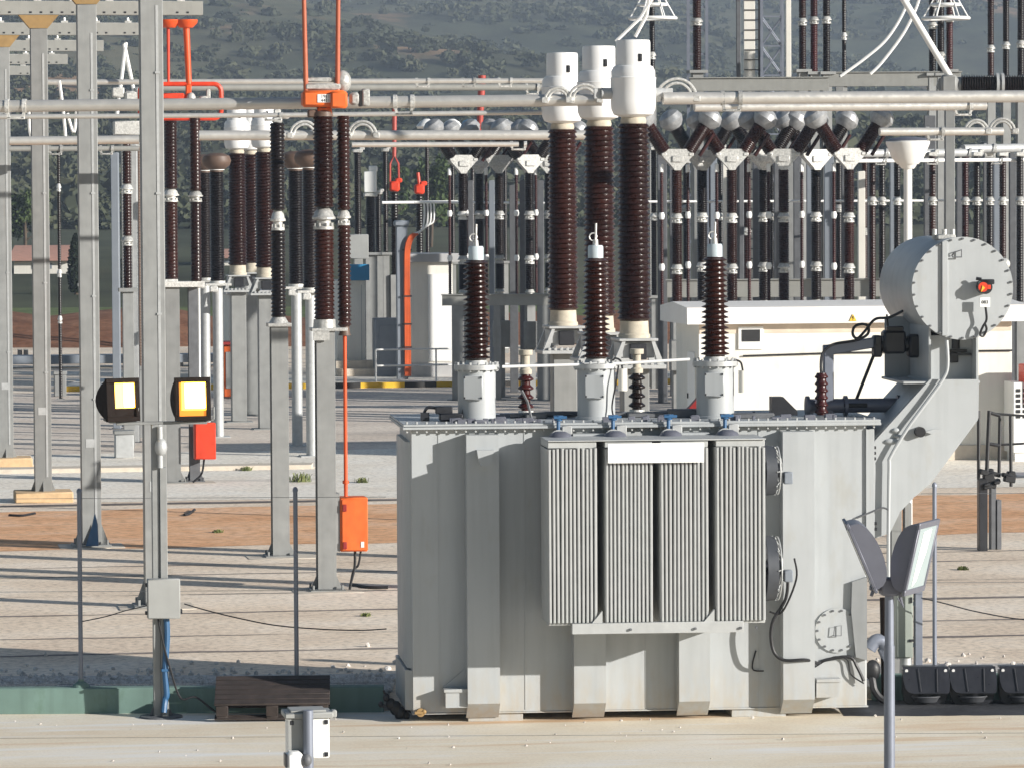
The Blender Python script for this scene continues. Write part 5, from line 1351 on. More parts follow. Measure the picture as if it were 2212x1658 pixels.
# ------------------------------------------------------------------ rows of slim columns further back
def column(vx, Y, vtop, wpx, label, joints=(), base=3.0, m_='porcelain_dk', group=None, name='post_insulator', top=True, sup='steel'):
    p = P(vx, vtop, Y); t = thing(name, label, 'insulator', (p.x, Y, 0), A, group)
    zt_ = p.z; r = s2(wpx, Y)/2; zs = [base]
    obj('support', MB().span(-r*1.15, r*1.15, -r*1.15, r*1.15, .0, base-.001, .004).span(-r*2, r*2, -r*2, r*2, base-.09, base-.002), M[sup], t)
    jj = sorted(P(vx, j, Y).z for j in joints); a = base
    for z in jj+[None]:
        b = zt_ if z is None else z-.12
        if b-a > .1: obj('insulator', insulator(b-a, r*.84, r, max(3, int((b-a)/.07)), 12), M[m_], t, (0, 0, a))
        if z is not None: obj('joint', joint_mesh(round(r*1.05, 2), .24), M['fitting'], t, (0, 0, z-.12)); a = z+.12
    if top: obj('top_clamp', cached(('top_clamp', round(r, 2)), lambda: MB().box((0, 0, .06), (r*2.6, r*2, .12), None, .02).box((r*1.2, 0, .14), (r*1.4, r*1.2, .10), None, .02)), M['fitting'], t, (0, 0, zt_))
    return t
GS = 'slim dark insulator columns at the right'
lab = ['behind the last V headed breaker', 'just left of the white bowl topped pole', 'half hidden by the white bowl topped pole', 'right of the white bowl topped pole', 'right above the conservator drum', 'above the right half of the conservator drum', 'with a reddish glaze, above the drum rim', 'behind the upper right rim of the conservator', 'near the right picture edge', 'at the right picture edge']
for i, (vx, m_) in enumerate(((1884, 'porcelain'), (1905, 'porcelain_dk'), (1938, 'porcelain_dk'), (2014, 'porcelain'), (2053, 'porcelain_dk'), (2085, 'maroon'), (2110, 'porcelain_dk'), (2138, 'porcelain_dk'), (2166, 'porcelain'), (2203, 'porcelain_dk'))):
    column(vx, 116+(i % 3)*3, 338, 16, 'slim dark insulator column '+lab[i], (434,), 3.1, m_, GS)
GB = 'dim insulator columns behind the breaker row'
lab = ['beside the biggest white head', 'between the first two breakers', 'just behind the second breaker', 'left of the pale cream column', 'behind the third breaker', 'left of the fourth breaker', 'right of the fourth breaker', 'left of the warning sign line', 'over the warning sign', 'right of the warning sign line', 'near the last breaker', 'between the last breaker and the bowl topped pole']
for i, vx in enumerate((1412, 1482, 1538, 1556, 1590, 1612, 1665, 1715, 1738, 1790, 1812, 1868)):
    column(vx, 133+(i*7 % 5)*2, 325+(i*5 % 3)*14, 13+(i % 3)*2, 'dim dark insulator column in the rear, '+lab[i], ((468, 450, 500)[i % 3],), 2.9, ('porcelain_dk', 'porcelain_dk', 'porcelain')[i % 3], GB, 'post_insulator', True, ('steel', 'steel_dk')[i % 2])
# broad grey columns and pale panels among them
def plain_post(vx0, vx1, Y, vtop, label, m_='steel', group=None, name='steel_column', d=.3, cap=False):
    a = P(vx0, vtop, Y); b = P(vx1, vtop, Y); t = thing(name, label, 'column', ((a.x+b.x)/2, Y, 0), 0, group); w_ = (b.x-a.x)/2
    obj('shaft', MB().span(-w_, w_, -d/2, d/2, .02, a.z, .01), M['steel_dk' if (m_ == 'steel' and group and Y > 117) else m_], t)
    obj('base_plate', MB().span(-w_*1.6, w_*1.6, -d*.8, d*.8, 0, .019), M['steel_dk'], t)
    return t
GP = 'grey steel columns in the back rows'
for vx0, vx1, Y, vt_, m_, lb in ((1561, 1574, 121, 320, 'cream', 'pale cream steel column between the second and third breaker'), (1596, 1606, 123, 330, 'steel', 'slim grey steel column behind the third breaker'), (1672, 1690, 122, 330, 'steel', 'grey steel column behind the middle breakers'), (1742, 1757, 124, 330, 'panelblue', 'slate grey column left of the sixth breaker'), (1780, 1800, 123, 330, 'panelblue', 'broad slate grey column right of the sixth breaker'), (1853, 1868, 120, 370, 'cream', 'cream column right of the last breaker'), (1996, 2020, 118, 250, 'steel', 'tall broad grey column right of the white bowl topped pole'), (2040, 2050, 124, 330, 'beam', 'slim pale column above the conservator drum'), (2124, 2133, 122, 330, 'steel', 'slim grey column above the drum, second from the edge group'), (2180, 2194, 121, 330, 'steel', 'grey column close to the right picture edge'), (1100, 1118, 131, 400, 'steel', 'grey column in the gap of the farther breakers'), (1420, 1440, 124, 330, 'steel', 'grey column beside the first breaker of the row'), (1506, 1520, 124, 330, 'steel_dk', 'dark grey column behind the second breaker'), (1626, 1640, 125, 330, 'steel_dk', 'dark grey column behind the fourth breaker'), (1446, 1457, 128, 330, 'steel', 'slim grey column left of the first breaker post'), (1534, 1548, 129, 335, 'panelblue', 'slate column right of the second breaker'), (1714, 1731, 129, 330, 'steel_dk', 'dark wide column under the warning sign side breakers'), (1818, 1830, 129, 330, 'steel', 'grey column just left of the last breaker'), (1874, 1890, 126, 345, 'steel_dk', 'dark wide column left of the white bowl topped pole'), (1922, 1944, 127, 345, 'panelblue', 'slate column behind the white bowl topped pole'), (2066, 2080, 127, 345, 'steel_dk', 'dark column above the middle of the conservator'), (2146, 2160, 127, 345, 'panelblue', 'slate column right of the conservator top'), (1010, 1022, 134, 390, 'steel_dk', 'dark column behind the first farther breaker'), (1056, 1068, 134, 390, 'panelblue', 'slate column behind the middle farther breaker'), (1122, 1134, 134, 390, 'steel', 'grey column behind the fourth farther breaker'), (1160, 1174, 134, 390, 'steel_dk', 'dark column behind the last farther breaker')):
    plain_post(vx0, vx1, Y, vt_, lb, m_, GP)
bus('bus_tube', [(1860, 332, 115), (2120, 330, 117)], .11, 'blue white tube on the slim dark columns, behind the bowl topped pole', (1905, 2085), (), 'steel_lt')
bus('bus_tube', [(2080, 322, 118), (2290, 318, 120)], .12, 'blue white tube on the slim dark columns at the right edge', (2138,), (), 'steel_lt')
bus('bus_tube', [(1820, 348, 113), (2290, 345, 117)], .05, 'slim pale tube right under the blue white tubes', (1900, 2010, 2150), (), 'white')
bus('bus_tube', [(1380, 436, 125), (2230, 433, 128)], .035, 'thin white horizontal tube through the back rows at joint height', (), (), 'white')
bus('bus_tube', [(895, 437, 140), (1200, 439, 141)], .04, 'thin white horizontal tube behind the farther breakers', (), (), 'white')

# pole with white bowl
p = P(1961, 355, 76); t = thing('bowl_lamp', 'pole topped by a white bowl shaped lamp, above the conservator', 'lamp', (p.x, 76, 0), 0)
obj('pole', MB().cyl((0, 0, 0), (0, 0, p.z), .075, None, 18).cyl((0, 0, p.z-.08), (0, 0, p.z), .11, .17, 18), M['white'], t)
obj('bowl', MB().lathe([(0, 0), (.19, 0), (.28, .10), (.39, .36), (.395, .40), (.38, .41), (.30, .45), (.12, .475), (0, .48)], 32), M['white'], t, (0, 0, p.z+.001))
obj('lid', MB().lathe([(.378, .412), (.383, .418), (.30, .458), (.12, .483), (0, .488)], 32), M['lampgrey'], t, (0, 0, p.z+.004))

# ------------------------------------------------------------------ upper right: elevated gear on beams
portal('steel_portal', 'high grey beam at the upper right, carrying tall dark insulators', ((1806, 1822), (2040, 2056)), 134, 158, 186, 1790, 2075)
portal('steel_portal', 'high grey beam behind the thick tube, under the ladder mast', ((1500, 1515), (1700, 1716)), 131, 170, 196, 1490, 1790)
GU = 'tall dark insulators high on the beams'
for vx, w_, vb, vj, m_, lb in ((1505, 20, 152, 47, 'porcelain', 'before the lattice ladder mast'), (1408, 13, 190, 120, 'porcelain_dk', 'inside the white wire rings, above the big white heads'), (1733, 17, 150, 47, 'porcelain', 'leftmost of three in line at the upper right'), (1758, 17, 155, 44, 'maroon', 'middle of three in line at the upper right'), (1785, 17, 155, 43, 'porcelain_dk', 'rightmost of three in line at the upper right'), (1823, 10, 160, 78, 'porcelain_dk', 'the thin one apart from the three'), (2014, 17, 158, 55, 'porcelain_dk', 'left of the pair with the white steel strut'), (2032, 16, 158, 120, 'porcelain_dk', 'crossed by the white steel strut'), (2051, 16, 150, 40, 'maroon', 'reddish one right of the white steel strut'), (2140, 15, 165, 105, 'porcelain', 'leftmost of three at the upper right corner'), (2173, 15, 165, 98, 'porcelain_dk', 'middle of three at the upper right corner'), (2205, 16, 165, 95, 'porcelain_dk', 'rightmost at the upper right corner')):
    column(vx, 134.0, -60, w_, 'dark insulator on a high beam, '+lb, (vj,), P(vx, vb, 134).z, m_, GU, 'high_insulator', False)
def lattice(vx0, vx1, Y, vtop, label, rungs, m_, diag=False, cat='mast'):
    a = P(vx0, vtop, Y); b = P(vx1, vtop, Y); t = thing('lattice_mast', label, cat, (a.x, Y, 0), 0); w_ = b.x-a.x; h = a.z
    mb = MB().span(-.05, .05, -.05, .05, 0, h).span(w_-.05, w_+.05, -.05, .05, 0, h)
    if diag: mb.span(-.05, .05, w_-.05, w_+.05, 0, h).span(w_-.05, w_+.05, w_-.05, w_+.05, 0, h)
    obj('uprights', mb, M[m_], t)
    rg = MB(); n = int(h/rungs)
    for i in range(1, n):
        z = i*rungs
        if diag:
            for y in (0, w_): rg.cyl((0, y, z-rungs), (w_, y, z), .028, None, 5).cyl((w_, y, z-rungs), (0, y, z), .028, None, 5)
            for x in (0, w_): rg.cyl((x, 0, z-rungs), (x, w_, z), .028, None, 5)
        rg.span(.05, w_-.05, -.025, .025, z-.03, z+.03)
    obj('rungs', rg, M[m_], t); return t
lattice(1486, 1526, 137, -80, 'blue grey lattice ladder mast behind a tall dark insulator', .75, 'pipe_blue')
lattice(1645, 1690, 175, -90, 'slender dark lattice tower with crossed braces far behind', 1.2, 'pipe_blue', True, 'tower')
a = P(1606, -60, 138); t = thing('ladder_mast', 'cream coloured mast with dark ladder rungs, rising over the breakers', 'mast', (a.x, 138, 0), 0); w_ = s2(24, 138)
obj('shaft', MB().span(0, w_, -.15, .15, 0, a.z, .01), M['cream'], t)
rg = MB()
for i in range(int((a.z-2.2)/.32)): rg.span(.01, w_+.12, -.19, -.17, 2+i*.32, 2.03+i*.32)
rg.span(w_+.10, w_+.16, -.19, -.13, 1.8, a.z)
obj('ladder', rg, M['black'], t)
for vx0, vx1, Y, lb in ((1697, 1708, 139, 'slim cream mast right of the lattice tower'), (1590, 1599, 138.6, 'slim grey mast left of the ladder mast')): plain_post(vx0, vx1, Y, -60, lb, 'cream' if vx0 > 1650 else 'steel', GP)
a = P(1950, -4, 70); b = P(2052, 166, 70)
t = thing('diagonal_strut', 'thick white steel strut slanting down at the upper right', 'strut', a, 0)
obj('rod', MB().cyl((0, 0, 0), b-a, .055, None, 14).cyl((0, 0, 0), (a-b)*.8, .055, None, 14), M['white'], t)
obj('hinge', MB().box(b-a+Vector((-.02, 0, -.12)), (.25, .2, .30), None, .03), M['steel'], t)
# horizontal black ribbed insulators with their box
p = P(2075, 182, 110); t = thing('horizontal_insulator', 'black ribbed insulator lying level between grey flanges at the right edge', 'insulator', p, 0)
Rm = Matrix.Rotation(R(90), 4, 'Y')
L = s2(76, 110); obj('ribs', MB().lathe(shed_profile(L, .18, .235, 14), 22, Rm), M['porcelain_dk'], t)
obj('flange', MB().cyl((L, 0, 0), (L+.07, 0, 0), .28, None, 22).cyl((L+.13, 0, 0), (L+.20, 0, 0), .28, None, 22).cyl((L+.07, 0, 0), (L+.13, 0, 0), .14, None, 20), M['steel_lt'], t)
obj('ribs', MB().lathe(shed_profile(L, .18, .235, 14), 22, Matrix.Translation((L+.2, 0, 0)) @ Rm), M['porcelain_dk'], t)
obj('end_housing', MB().box((-.30, 0, -.02), (.46, .36, .36), None, .03).cyl((-.07, 0, 0), (-.001, 0, 0), .18, None, 20).prism([(-.55, .16), (-.62, -.05), (-.53, -.19), (-.40, -.19), (-.40, .16)], -.1, .1, 'xz'), M['steel'], t)
obj('column', MB().span(-.40, -.16, -.12, .12, -p.z, -.20, .01), M['steel'], t)
for i, (pts, lb) in enumerate((([(1968, -20), (1950, 30), (1915, 85), (1870, 125), (1815, 165)], 'pale hanging conductor curving down left of the white strut'), ([(1990, -20), (1978, 20), (1950, 75), (1905, 135), (1880, 160)], 'pale hanging conductor curving close to the white strut'))):
    tag(obj('conductor', MB().tube(smooth_path([P(a, b, 100) for a, b in pts], 6), .035, 6), M['white']), lb, 'conductor')
for (a, b), lb in ((((1420, -20), (1330, 90)), 'outer pale conductor dropping to the middle white head'), (((1405, -20), (1372, 80)), 'pale conductor dropping behind the biggest white head')):
    tag(obj('conductor', MB().tube([P(*a, 84), P((a[0]+b[0])/2+8, (a[1]+b[1])/2+4, 84), P(*b, 84)], .035, 6), M['white']), lb, 'conductor')
for vx, Y, lb in ((1410, 133.2, 'white wire ring cage around the insulator above the big white heads'), (2043, 133.2, 'white wire ring cage around the reddish insulator at the upper right')):
    c = P(vx, 40, Y); t = thing('corona_ring', lb, 'corona ring', c, 0)
    for zz, r in ((0, .72), (.42, .42)): obj('ring', MB().tube([(r*math.cos(R(12*i)), r*math.sin(R(12*i)), zz) for i in range(30)], .055, 7, True), M['white'], t)
    mb = MB()
    for i in range(6): mb.cyl((.70*math.cos(R(60*i)), .70*math.sin(R(60*i)), .02), (.2*math.cos(R(60*i)), .2*math.sin(R(60*i)), .9), .025, None, 5)
    obj('stay', mb, M['white'], t)

# ------------------------------------------------------------------ cream control building
c0 = P(1509, 760, 96.6); BF = Frame((c0.x, 96.6)); bt_ = thing('control_building', 'cream flat roofed control building with a broad white fascia, behind the transformer', 'building', (c0.x, 96.6, 0))
bw = BF.x(2186, 900); zr0 = BF.z(1600, 700, -.25); zr1 = BF.z(1600, 664, -.25); BD = 2.6
obj('wall', MB().span(0, bw, 0, BD, .0, zr0-.001, .01), M['cream'], bt_)
obj('plinth', MB().span(-.05, bw+.05, -.06, BD+.05, 0, .34, .01), M['pad'], bt_)
rf = MB(); ov = .30
rf.prism([(-ov, zr0), (BD+ov, zr0), (BD+ov, zr1-.02), (BD*.55, zr1+.10), (-ov+.02, zr1)], -.32, bw+.32, 'yz')
obj('roof', rf, M['fascia'], bt_)
obj('wall_band', MB().span(.02, bw-.02, -.012, -.001, zr0-.22, zr0-.0), M['soffit'] if 'soffit' in M else M.setdefault('soffit', mat('tan_band_paint', (.62, .52, .42), .8)), bt_)
dr = obj('door', MB().span(-.03, -.002, .35, 1.15, .36, 2.5, .005), M['white'], bt_)
obj('handle', MB().box((-.045, 1.05, 1.5), (.03, .03, .12), None, .005), M['blackplastic'], dr)
wx = BF.x(1622, 730); wn = obj('window', MB().span(wx-.30, wx+.28, -.05, -.002, BF.z(1600, 755), BF.z(1600, 706), .006), M['white'], bt_)
obj('pane', MB().span(wx-.22, wx+.20, -.062, -.051, BF.z(1600, 738), BF.z(1600, 712)), M['black'], wn)
p = BF.loc(1843, 687, -.33); wt = MB().prism([(p.x-.085, p.z-.07), (p.x+.085, p.z-.07), (p.x, p.z+.085)], -.318, -.302, 'xz')
ws = obj('warning_sign', wt, M['yellow'], bt_)
obj('bolt_symbol', MB().prism([(p.x-.012, p.z+.04), (p.x+.02, p.z+.04), (p.x+.004, p.z+.0), (p.x+.024, p.z+.0), (p.x-.012, p.z-.055), (p.x, p.z-.012), (p.x-.022, p.z-.012)], -.324, -.319, 'xz'), M['black'], ws)
obj('wall_conduit', MB().tube([BF.loc(1605, 769, -.04), BF.loc(1820, 762, -.04), BF.loc(2186, 757, -.04)], .022, 6), M['black'], bt_)
xg = BF.x(2181, 860)
p0 = BF.loc(2172, 893, -.05); p1 = BF.loc(2199, 826, -.05)
# louvred cabinet at the right end
lc = thing('louvred_cabinet', 'white cabinet with rows of small dark vents at the right edge', 'cabinet', BF.M @ Vector((p0.x, -.9, 0)), A)
Lw = p1.x-p0.x+.35
obj('body', MB().span(-.05, Lw, 0, .8, .2, p1.z+.05, .01).span(-.0, Lw-.05, .05, .7, 0, .2), M['white'], lc)
vn = MB()
for j in range(2):
    for i in range(6): vn.box((.06+.16*j, -.008, p0.z-.02+i*.118), (.10, .02, .075), None, .004)
obj('vent', vn, M['black'], lc)
p = BF.loc(2207, 820, -.8)
rc = thing('red_cabinet', 'bright red cabinet cut off by the right picture edge', 'cabinet', BF.M @ Vector((p.x+.12, -.95, 0)), A)
obj('body', MB().span(-.10, .7, 0, .5, BF.z(2200, 872, -.9), BF.z(2200, 787, -.9), .02), M['red'], rc)
obj('legs', MB().span(-.05, .03, .1, .2, 0, BF.z(2200, 872, -.9)-.001).span(.5, .58, .1, .2, 0, BF.z(2200, 872, -.9)-.001), M['steel_dk'], rc)

# dark switch stand in front of the building's end
g = G(2128, 1188); SF = Frame((g.x, g.y)); t = thing('switch_stand', 'dark steel stand with two legs and tall open frames, at the right edge', 'stand', (g.x, g.y, 0))
zl = SF.z(2128, 1035)
mb = MB()
def bar(vx0, vy0, vx1, vy1, r, y=0): mb.cyl(SF.loc(vx0, vy0, y), SF.loc(vx1, vy1, y), r, None, 8)
xA0, xA1 = SF.x(2113, 1100), SF.x(2131, 1100); xB0, xB1 = SF.x(2145, 1100), SF.x(2167, 1100)
obj('leg', MB().span(xA0, xA1, -.08, .08, 0, zl, .006), M['blackplastic'], t)
obj('leg', MB().span(xB0, (xA1+xB1)/2+.06, .12, .28, 0, zl, .006).span((xA1+xB1)/2+.065, xB1, .10, .30, 0, SF.z(2150, 1080), .006), M['steel_dk'], t)
bar(2114, 1035, 2114, 886, .03); bar(2131, 1030, 2137, 886, .035); bar(2158, 1030, 2160, 895, .03, .2); bar(2184, 1050, 2183, 896, .03, .2)
bar(2137, 890, 2160, 897, .03); bar(2138, 958, 2160, 962, .03); bar(2160, 960, 2212, 957, .02, .2); bar(2137, 892, 2212, 897, .02)
obj('open_frame', mb, M['black'], t)
mb = MB(); rnd = random.Random(8)
for i in range(16):
    q = SF.loc(2118+rnd.uniform(0, 66), 1030+rnd.uniform(-14, 22), rnd.uniform(-.1, .25)); mb.box(q, (rnd.uniform(.08, .2), .14, rnd.uniform(.06, .16)), Matrix.Rotation(rnd.uniform(-.4, .4), 3, 'Y'), .015)
obj('gear', mb, M['black'], t)
plain_post(2190, 2260, 92, 1022, 'low grey plinth box at the right edge beyond the dark stand', 'panelblue', None, 'plinth_box', .9)

# ------------------------------------------------------------------ far middle: kiosks, cable riser, railing
c0 = P(887, 815, 138.5); KF = Frame((c0.x, 138.5)); t = thing('kiosk', 'tall white kiosk with a grey roof edge beside the orange cable riser', 'kiosk', (c0.x, 138.5, .15))
kw = KF.x(978, 700); zk = KF.z(930, 566); zk2 = KF.z(930, 548)
obj('wall', MB().span(.02, kw, 0, 2.2, .05, zk-.15-.001, .01), M['cream'], t)
obj('roof', MB().span(-.15, kw+.2, -.25, 2.4, zk-.15, zk2-.15, .01), M['roofgrey'], t)
obj('door', MB().span(kw*.42, kw*.98, -.05, -.002, .5, zk-.55, .006), M['white'], t)
obj('plinth', MB().span(-.03, kw+.03, -.06, 2.2, 0, .45), M['roofgrey'], t)
c0 = P(728, 757, 140); t = thing('kiosk', 'cream kiosk under a bright blue sign panel', 'kiosk', (c0.x, 140, .15)); K2 = Frame((c0.x, 140))
w1 = K2.x(789, 700); zt_ = K2.z(760, 606)
obj('wall', MB().span(0, w1, 0, 1.8, .0, zt_-.151, .01), M['cream'], t)
obj('panel_joint', MB().span(w1*.86, w1*.88, -.012, -.001, .4, zt_-.3), M['roofgrey'], t)
b0 = K2.loc(752, 606, -.25); b1 = K2.loc(797, 571, -.25)
obj('sign_panel', MB().span(b0.x, b1.x, -.35, -.02, b0.z-.15, b1.z-.15, .01), M['signblue'], t)
obj('step', MB().span(-.1, w1+.5, -.5, 0, 0, .5, .01).span(-.1, w1+.6, -.8, -.51, 0, .25, .01), M['pad'], t)
obj('roof_box', MB().span(w1*.45, w1*.75+.4, .3, 1.2, zt_+.55, zt_+1.35, .02).span(w1*.5, w1*.55, .5, .6, zt_-.14, zt_+.54), M['greypaint'], t)
c0 = P(812, 790, 139); t = thing('grey_cabinet', 'slate grey cabinet with a sloping mark, left of the orange cable riser', 'cabinet', (c0.x, 139, .15)); K3 = Frame((c0.x, 139)); w3 = K3.x(862, 700)
obj('body', MB().span(0, w3, 0, .9, 0, K3.z(830, 688)-.15, .02), M['panelblue'], t)
obj('door', MB().span(.12, w3-.1, -.03, -.002, .2, K3.z(830, 700)-.2, .01), M['panelblue'], t)
# cable riser
c0 = P(868, 815, 137); t = thing('cable_riser', 'dark post carrying a thick bundle of orange cables that fan out white at the top', 'cable riser', (c0.x, 137, .15)); K4 = Frame((c0.x, 137))
obj('post', MB().span(K4.x(857, 700), K4.x(880, 700), -.14, .14, 0, K4.z(866, 490)-.15, .01).box(((K4.x(857, 700)+K4.x(880, 700))/2, 0, K4.z(866, 483)-.15), (.5, .3, .2), None, .06), M['panelblue'], t)
def kp(a, b, y=-.2):
    q = K4.loc(a, b, y); return (q.x, q.y, q.z-.15)
mb = MB()
for k in range(4):
    o_ = (k-1.5)*3.2; mb.tube(smooth_path([kp(881+o_, 812), kp(880+o_, 700), kp(879+o_*.9, 600), kp(880+o_*.9, 540, -.22), kp(887+o_, 515, -.22), kp(898+o_*.9, 505, -.2)]), .042, 7)
ob = obj('orange_cables', mb, M['coral2'] if 'coral2' in M else M.setdefault('coral2', mat('orange_cable_sheath', (.62, .10, .02), .4, var=.15)), t)
mb = MB()
for k in range(4): mb.tube(smooth_path([kp(898+(k-1.5)*3, 505), kp(908+k*5, 500-k*4), kp(915+k*7, 485-k*2), kp(917+k*7, 455), kp(916+k*7, 440)]), .03, 6)
obj('cable_tails', mb, M['white'], t)
cl = MB()
for vy in (540, 640, 700, 750): obj('clamp', MB().box(kp(879, vy, -.18), (.30, .12, .05)), M['black'], t)
# railing
a = P(812, 816, 135.2); b = P(1200, 812, 136.5); t = thing('railing', 'white tube railing along the striped kerb', 'railing', (a.x, 135.2, .15), math.atan2(1.3, b.x-a.x)); L = (b-a).length
mb = MB(); zt_ = P(900, 755, 135.2).z-.15
for z in (zt_, zt_*.5): mb.cyl((0, 0, z), (L, 0, z), .028, None, 8)
obj('rail', mb, M['white'], t)
for k in range(4): obj('railing_post', MB().cyl((L*k/3, 0, 0), (L*k/3, 0, zt_), .03, None, 8), M['white'], t)
bus('bus_tube', [(825, 438, 150), (1000, 436, 151)], .05, 'thin white tube above the cable riser', (), (), 'white')
# small red pantographs far back
for vx, vb, Y, lb in ((852, 412, 152, 'far small red pantograph with raised arms, left of its twin'), (906, 418, 155, 'far small red pantograph, lower and right of its twin')):
    c = P(vx, vb, Y); t = thing('pantograph_disconnector', lb, 'disconnector', (c.x, Y, 0), A)
    obj('support', MB().span(-.18, .18, -.18, .18, 0, 3.2, .01), M['steel'], t)
    obj('insulator', insulator(c.z-3.25, .11, .15, 30, 12), M['porcelain_dk'], t, (0, 0, 3.2))
    hd = obj('drive_head', MB().box((0, 0, c.z+.15), (.36, .3, .36), None, .06).box((.15, 0, c.z+.36), (.25, .2, .16), None, .04), M['red'], t)
    if vx < 880:
        zt_ = P(vx, 235, Y).z
        obj('arm', MB().tube([(-.16, 0, c.z+.3), (-.15, 0, c.z+.95), (0, 0, c.z+1.25), (.15, 0, c.z+.95), (.16, 0, c.z+.3)], .04, 7).cyl((0, 0, c.z+1.2), (.02, 0, zt_), .07, .09, 8), M['darkred2'] if 'darkred2' in M else M.setdefault('darkred2', mat('dull_red_paint', (.40, .055, .04), .5)), hd)
    else: obj('arm', MB().cyl((0, 0, c.z+.3), (-.05, 0, c.z+.75), .06, None, 8), M['red'], hd)
p = P(1042, 262, 150); tag(obj('hanging_rod', MB().cyl(p+Vector((-.15, 0, -1.2)), p+Vector((.0, 0, 1.6)), .10, .14, 10), M['darkred2']), 'dull red hanging rod between the two middle height tubes', 'rod')
# dark columns between orange pantograph and the riser
GM = 'dark insulators left of the cable riser'
for vx, Y, vt_, w_, lb in ((772, 148, 330, 16, 'tallest dark insulator right beside the orange topped pantograph'), (800, 146, 425, 22, 'dark insulator topped by a pale box, left of the cable riser'), (817, 150, 420, 14, 'slim dark insulator next to the pale boxed one'), (832, 152, 328, 12, 'thin dark insulator just left of the far red pantograph')):
    column(vx, Y, vt_, w_, lb, (), P(vx, 545, Y).z, 'porcelain_dk', GM)
p = P(800, 425, 146); tag(obj('terminal_box', MB().box(p+Vector((0, 0, .50)), (.42, .3, .72), None, .02).box(p+Vector((.1, 0, .95)), (.3, .2, .2), None, .03), M['white']), 'pale box on top of a dark insulator, left of the far red pantographs', 'box')
for i, (vx, lb) in enumerate(((922, 'small white head, leftmost of those over the middle height tube'), (977, 'white head peeping over the tube beside a blue one'), (1090, 'small white head nearest the big white heads, over the tube'))):
    column(vx, 160+i, 285, 10, 'dark insulator under the '+lb, (), 3.5, 'porcelain_dk', 'far insulators behind the middle height tube')
    c = P(vx, 284, 160+i); tag(obj('round_head', MB().lathe([(0, 0), (.34, 0), (.40, .08), (.26, .26), (.10, .36), (0, .37)], 16, Matrix.Translation(c+Vector((0, 0, .1)))), M['white']), lb, 'insulator head')
column(1020, 163, 285, 10, 'far dark insulator under the round blue head', (), 3.5, 'porcelain_dk', 'far insulators behind the middle height tube')
c = P(1018, 284, 163); tag(obj('round_head', MB().lathe([(0, 0), (.38, 0), (.42, .10), (.30, .30), (.12, .36), (0, .37)], 16, Matrix.Translation(c+Vector((0, 0, .1)))), M['bluehead'] if 'bluehead' in M else M.setdefault('bluehead', mat('sky_blue_cover', (.10, .33, .55), .5))), 'round blue head among white ones over the middle height tube', 'insulator head')
# cream wall and orange cabinet behind the small white headed transformers
c0 = P(481, 838, 131); t = thing('kiosk', 'cream kiosk partly hidden behind the small white headed transformers', 'kiosk', (c0.x, 134, 0)); 
obj('wall', MB().span(0, 1.66, 0, 2.5, 0, P(500, 636, 134).z, .01), M['cream'], t)
obj('roof', MB().span(-.1, 1.76, -.1, 2.6, P(500, 636, 134).z+.001, P(500, 628, 134).z, .01), M['roofgrey'], t)
obj('sign_panel', MB().span(1.15, 1.55, -.06, -.02, P(500, 592, 134).z, P(500, 556, 134).z, .005).span(1.3, 1.36, -.02, .04, P(500, 627, 134).z, P(500, 560, 134).z), M['signblue'], t)
c0 = P(484, 852, 128); t = thing('orange_cabinet', 'orange cabinet behind the small white headed transformers', 'cabinet', (c0.x, 128, 0)); K5 = Frame((c0.x, 128)); w5 = K5.x(536, 800)
obj('body', MB().span(0, w5, 0, .8, .05, K5.z(500, 746), .02), M['orange'], t)
obj('door', MB().span(.06, w5*.5, -.03, -.002, .3, K5.z(500, 760), .01), M['greypaint'], t)
obj('hood', MB().span(-.06, w5+.06, -.12, .86, K5.z(500, 745), K5.z(500, 738), .01), M['darkred'], t)

# ------------------------------------------------------------------ left: slim columns among the masts
GQ = 'slim columns between the tall masts'
for vx, Y, vt_, w_, js, base_v, m_, lb in ((126, 128, 325, 8, (405, 590, 690), 860, 'porcelain_dk', 'thin dark column with white joints, between the two leftmost masts'), (173, 124, 335, 8, (), 612, 'porcelain_dk', 'thin dark column close left of the second nearest mast'), (273, 104, 300, 20, (408, 520), 622, 'porcelain', 'brown column with two white joints, left of the nearest mast'), (299, 108, 318, 9, (), 790, 'tanhead', 'thin tan rod right beside the brown column with two white joints')):
    column(vx, Y, vt_, w_, lb, js, P(vx, base_v, Y).z, m_, GQ)
plain_post(240, 256, 112, 330, 'grey blue column left of the brown jointed column', 'panelblue', GP); plain_post(286, 296, 106, 312, 'pale round column behind the nearest mast', 'steel_lt', GP)
p = P(275, 232, 104); t = thing('raised_switch', 'white framed switch with tall pale blades, left of the nearest mast', 'switch', (p.x, 104, 0))
W2 = Frame((p.x, 104)); o3 = MB()
for a in (((252, 255), (272, 92)), ((268, 95), (290, 200)), ((290, 200), (297, 232))): o3.cyl(W2.loc(*a[0]), W2.loc(*a[1]), .045, None, 8)
obj('blade', o3, M['white'], t)
obj('base_box', MB().span(W2.x(245, 270), W2.x(304, 270), -.3, .3, W2.z(270, 292), W2.z(270, 262), .02).box(W2.loc(285, 215, 0), (.35, .3, .4), None, .05).box(W2.loc(255, 200, 0), (.3, .2, .25), None, .03).box(W2.loc(300, 215, 0), (.2, .3, .6), None, .05), M['fitting'], t)
obj('support', MB().span(W2.x(262, 400, .5), W2.x(286, 400, .5), .4, .6, 0, W2.z(270, 293), .01), M['steel'], t)
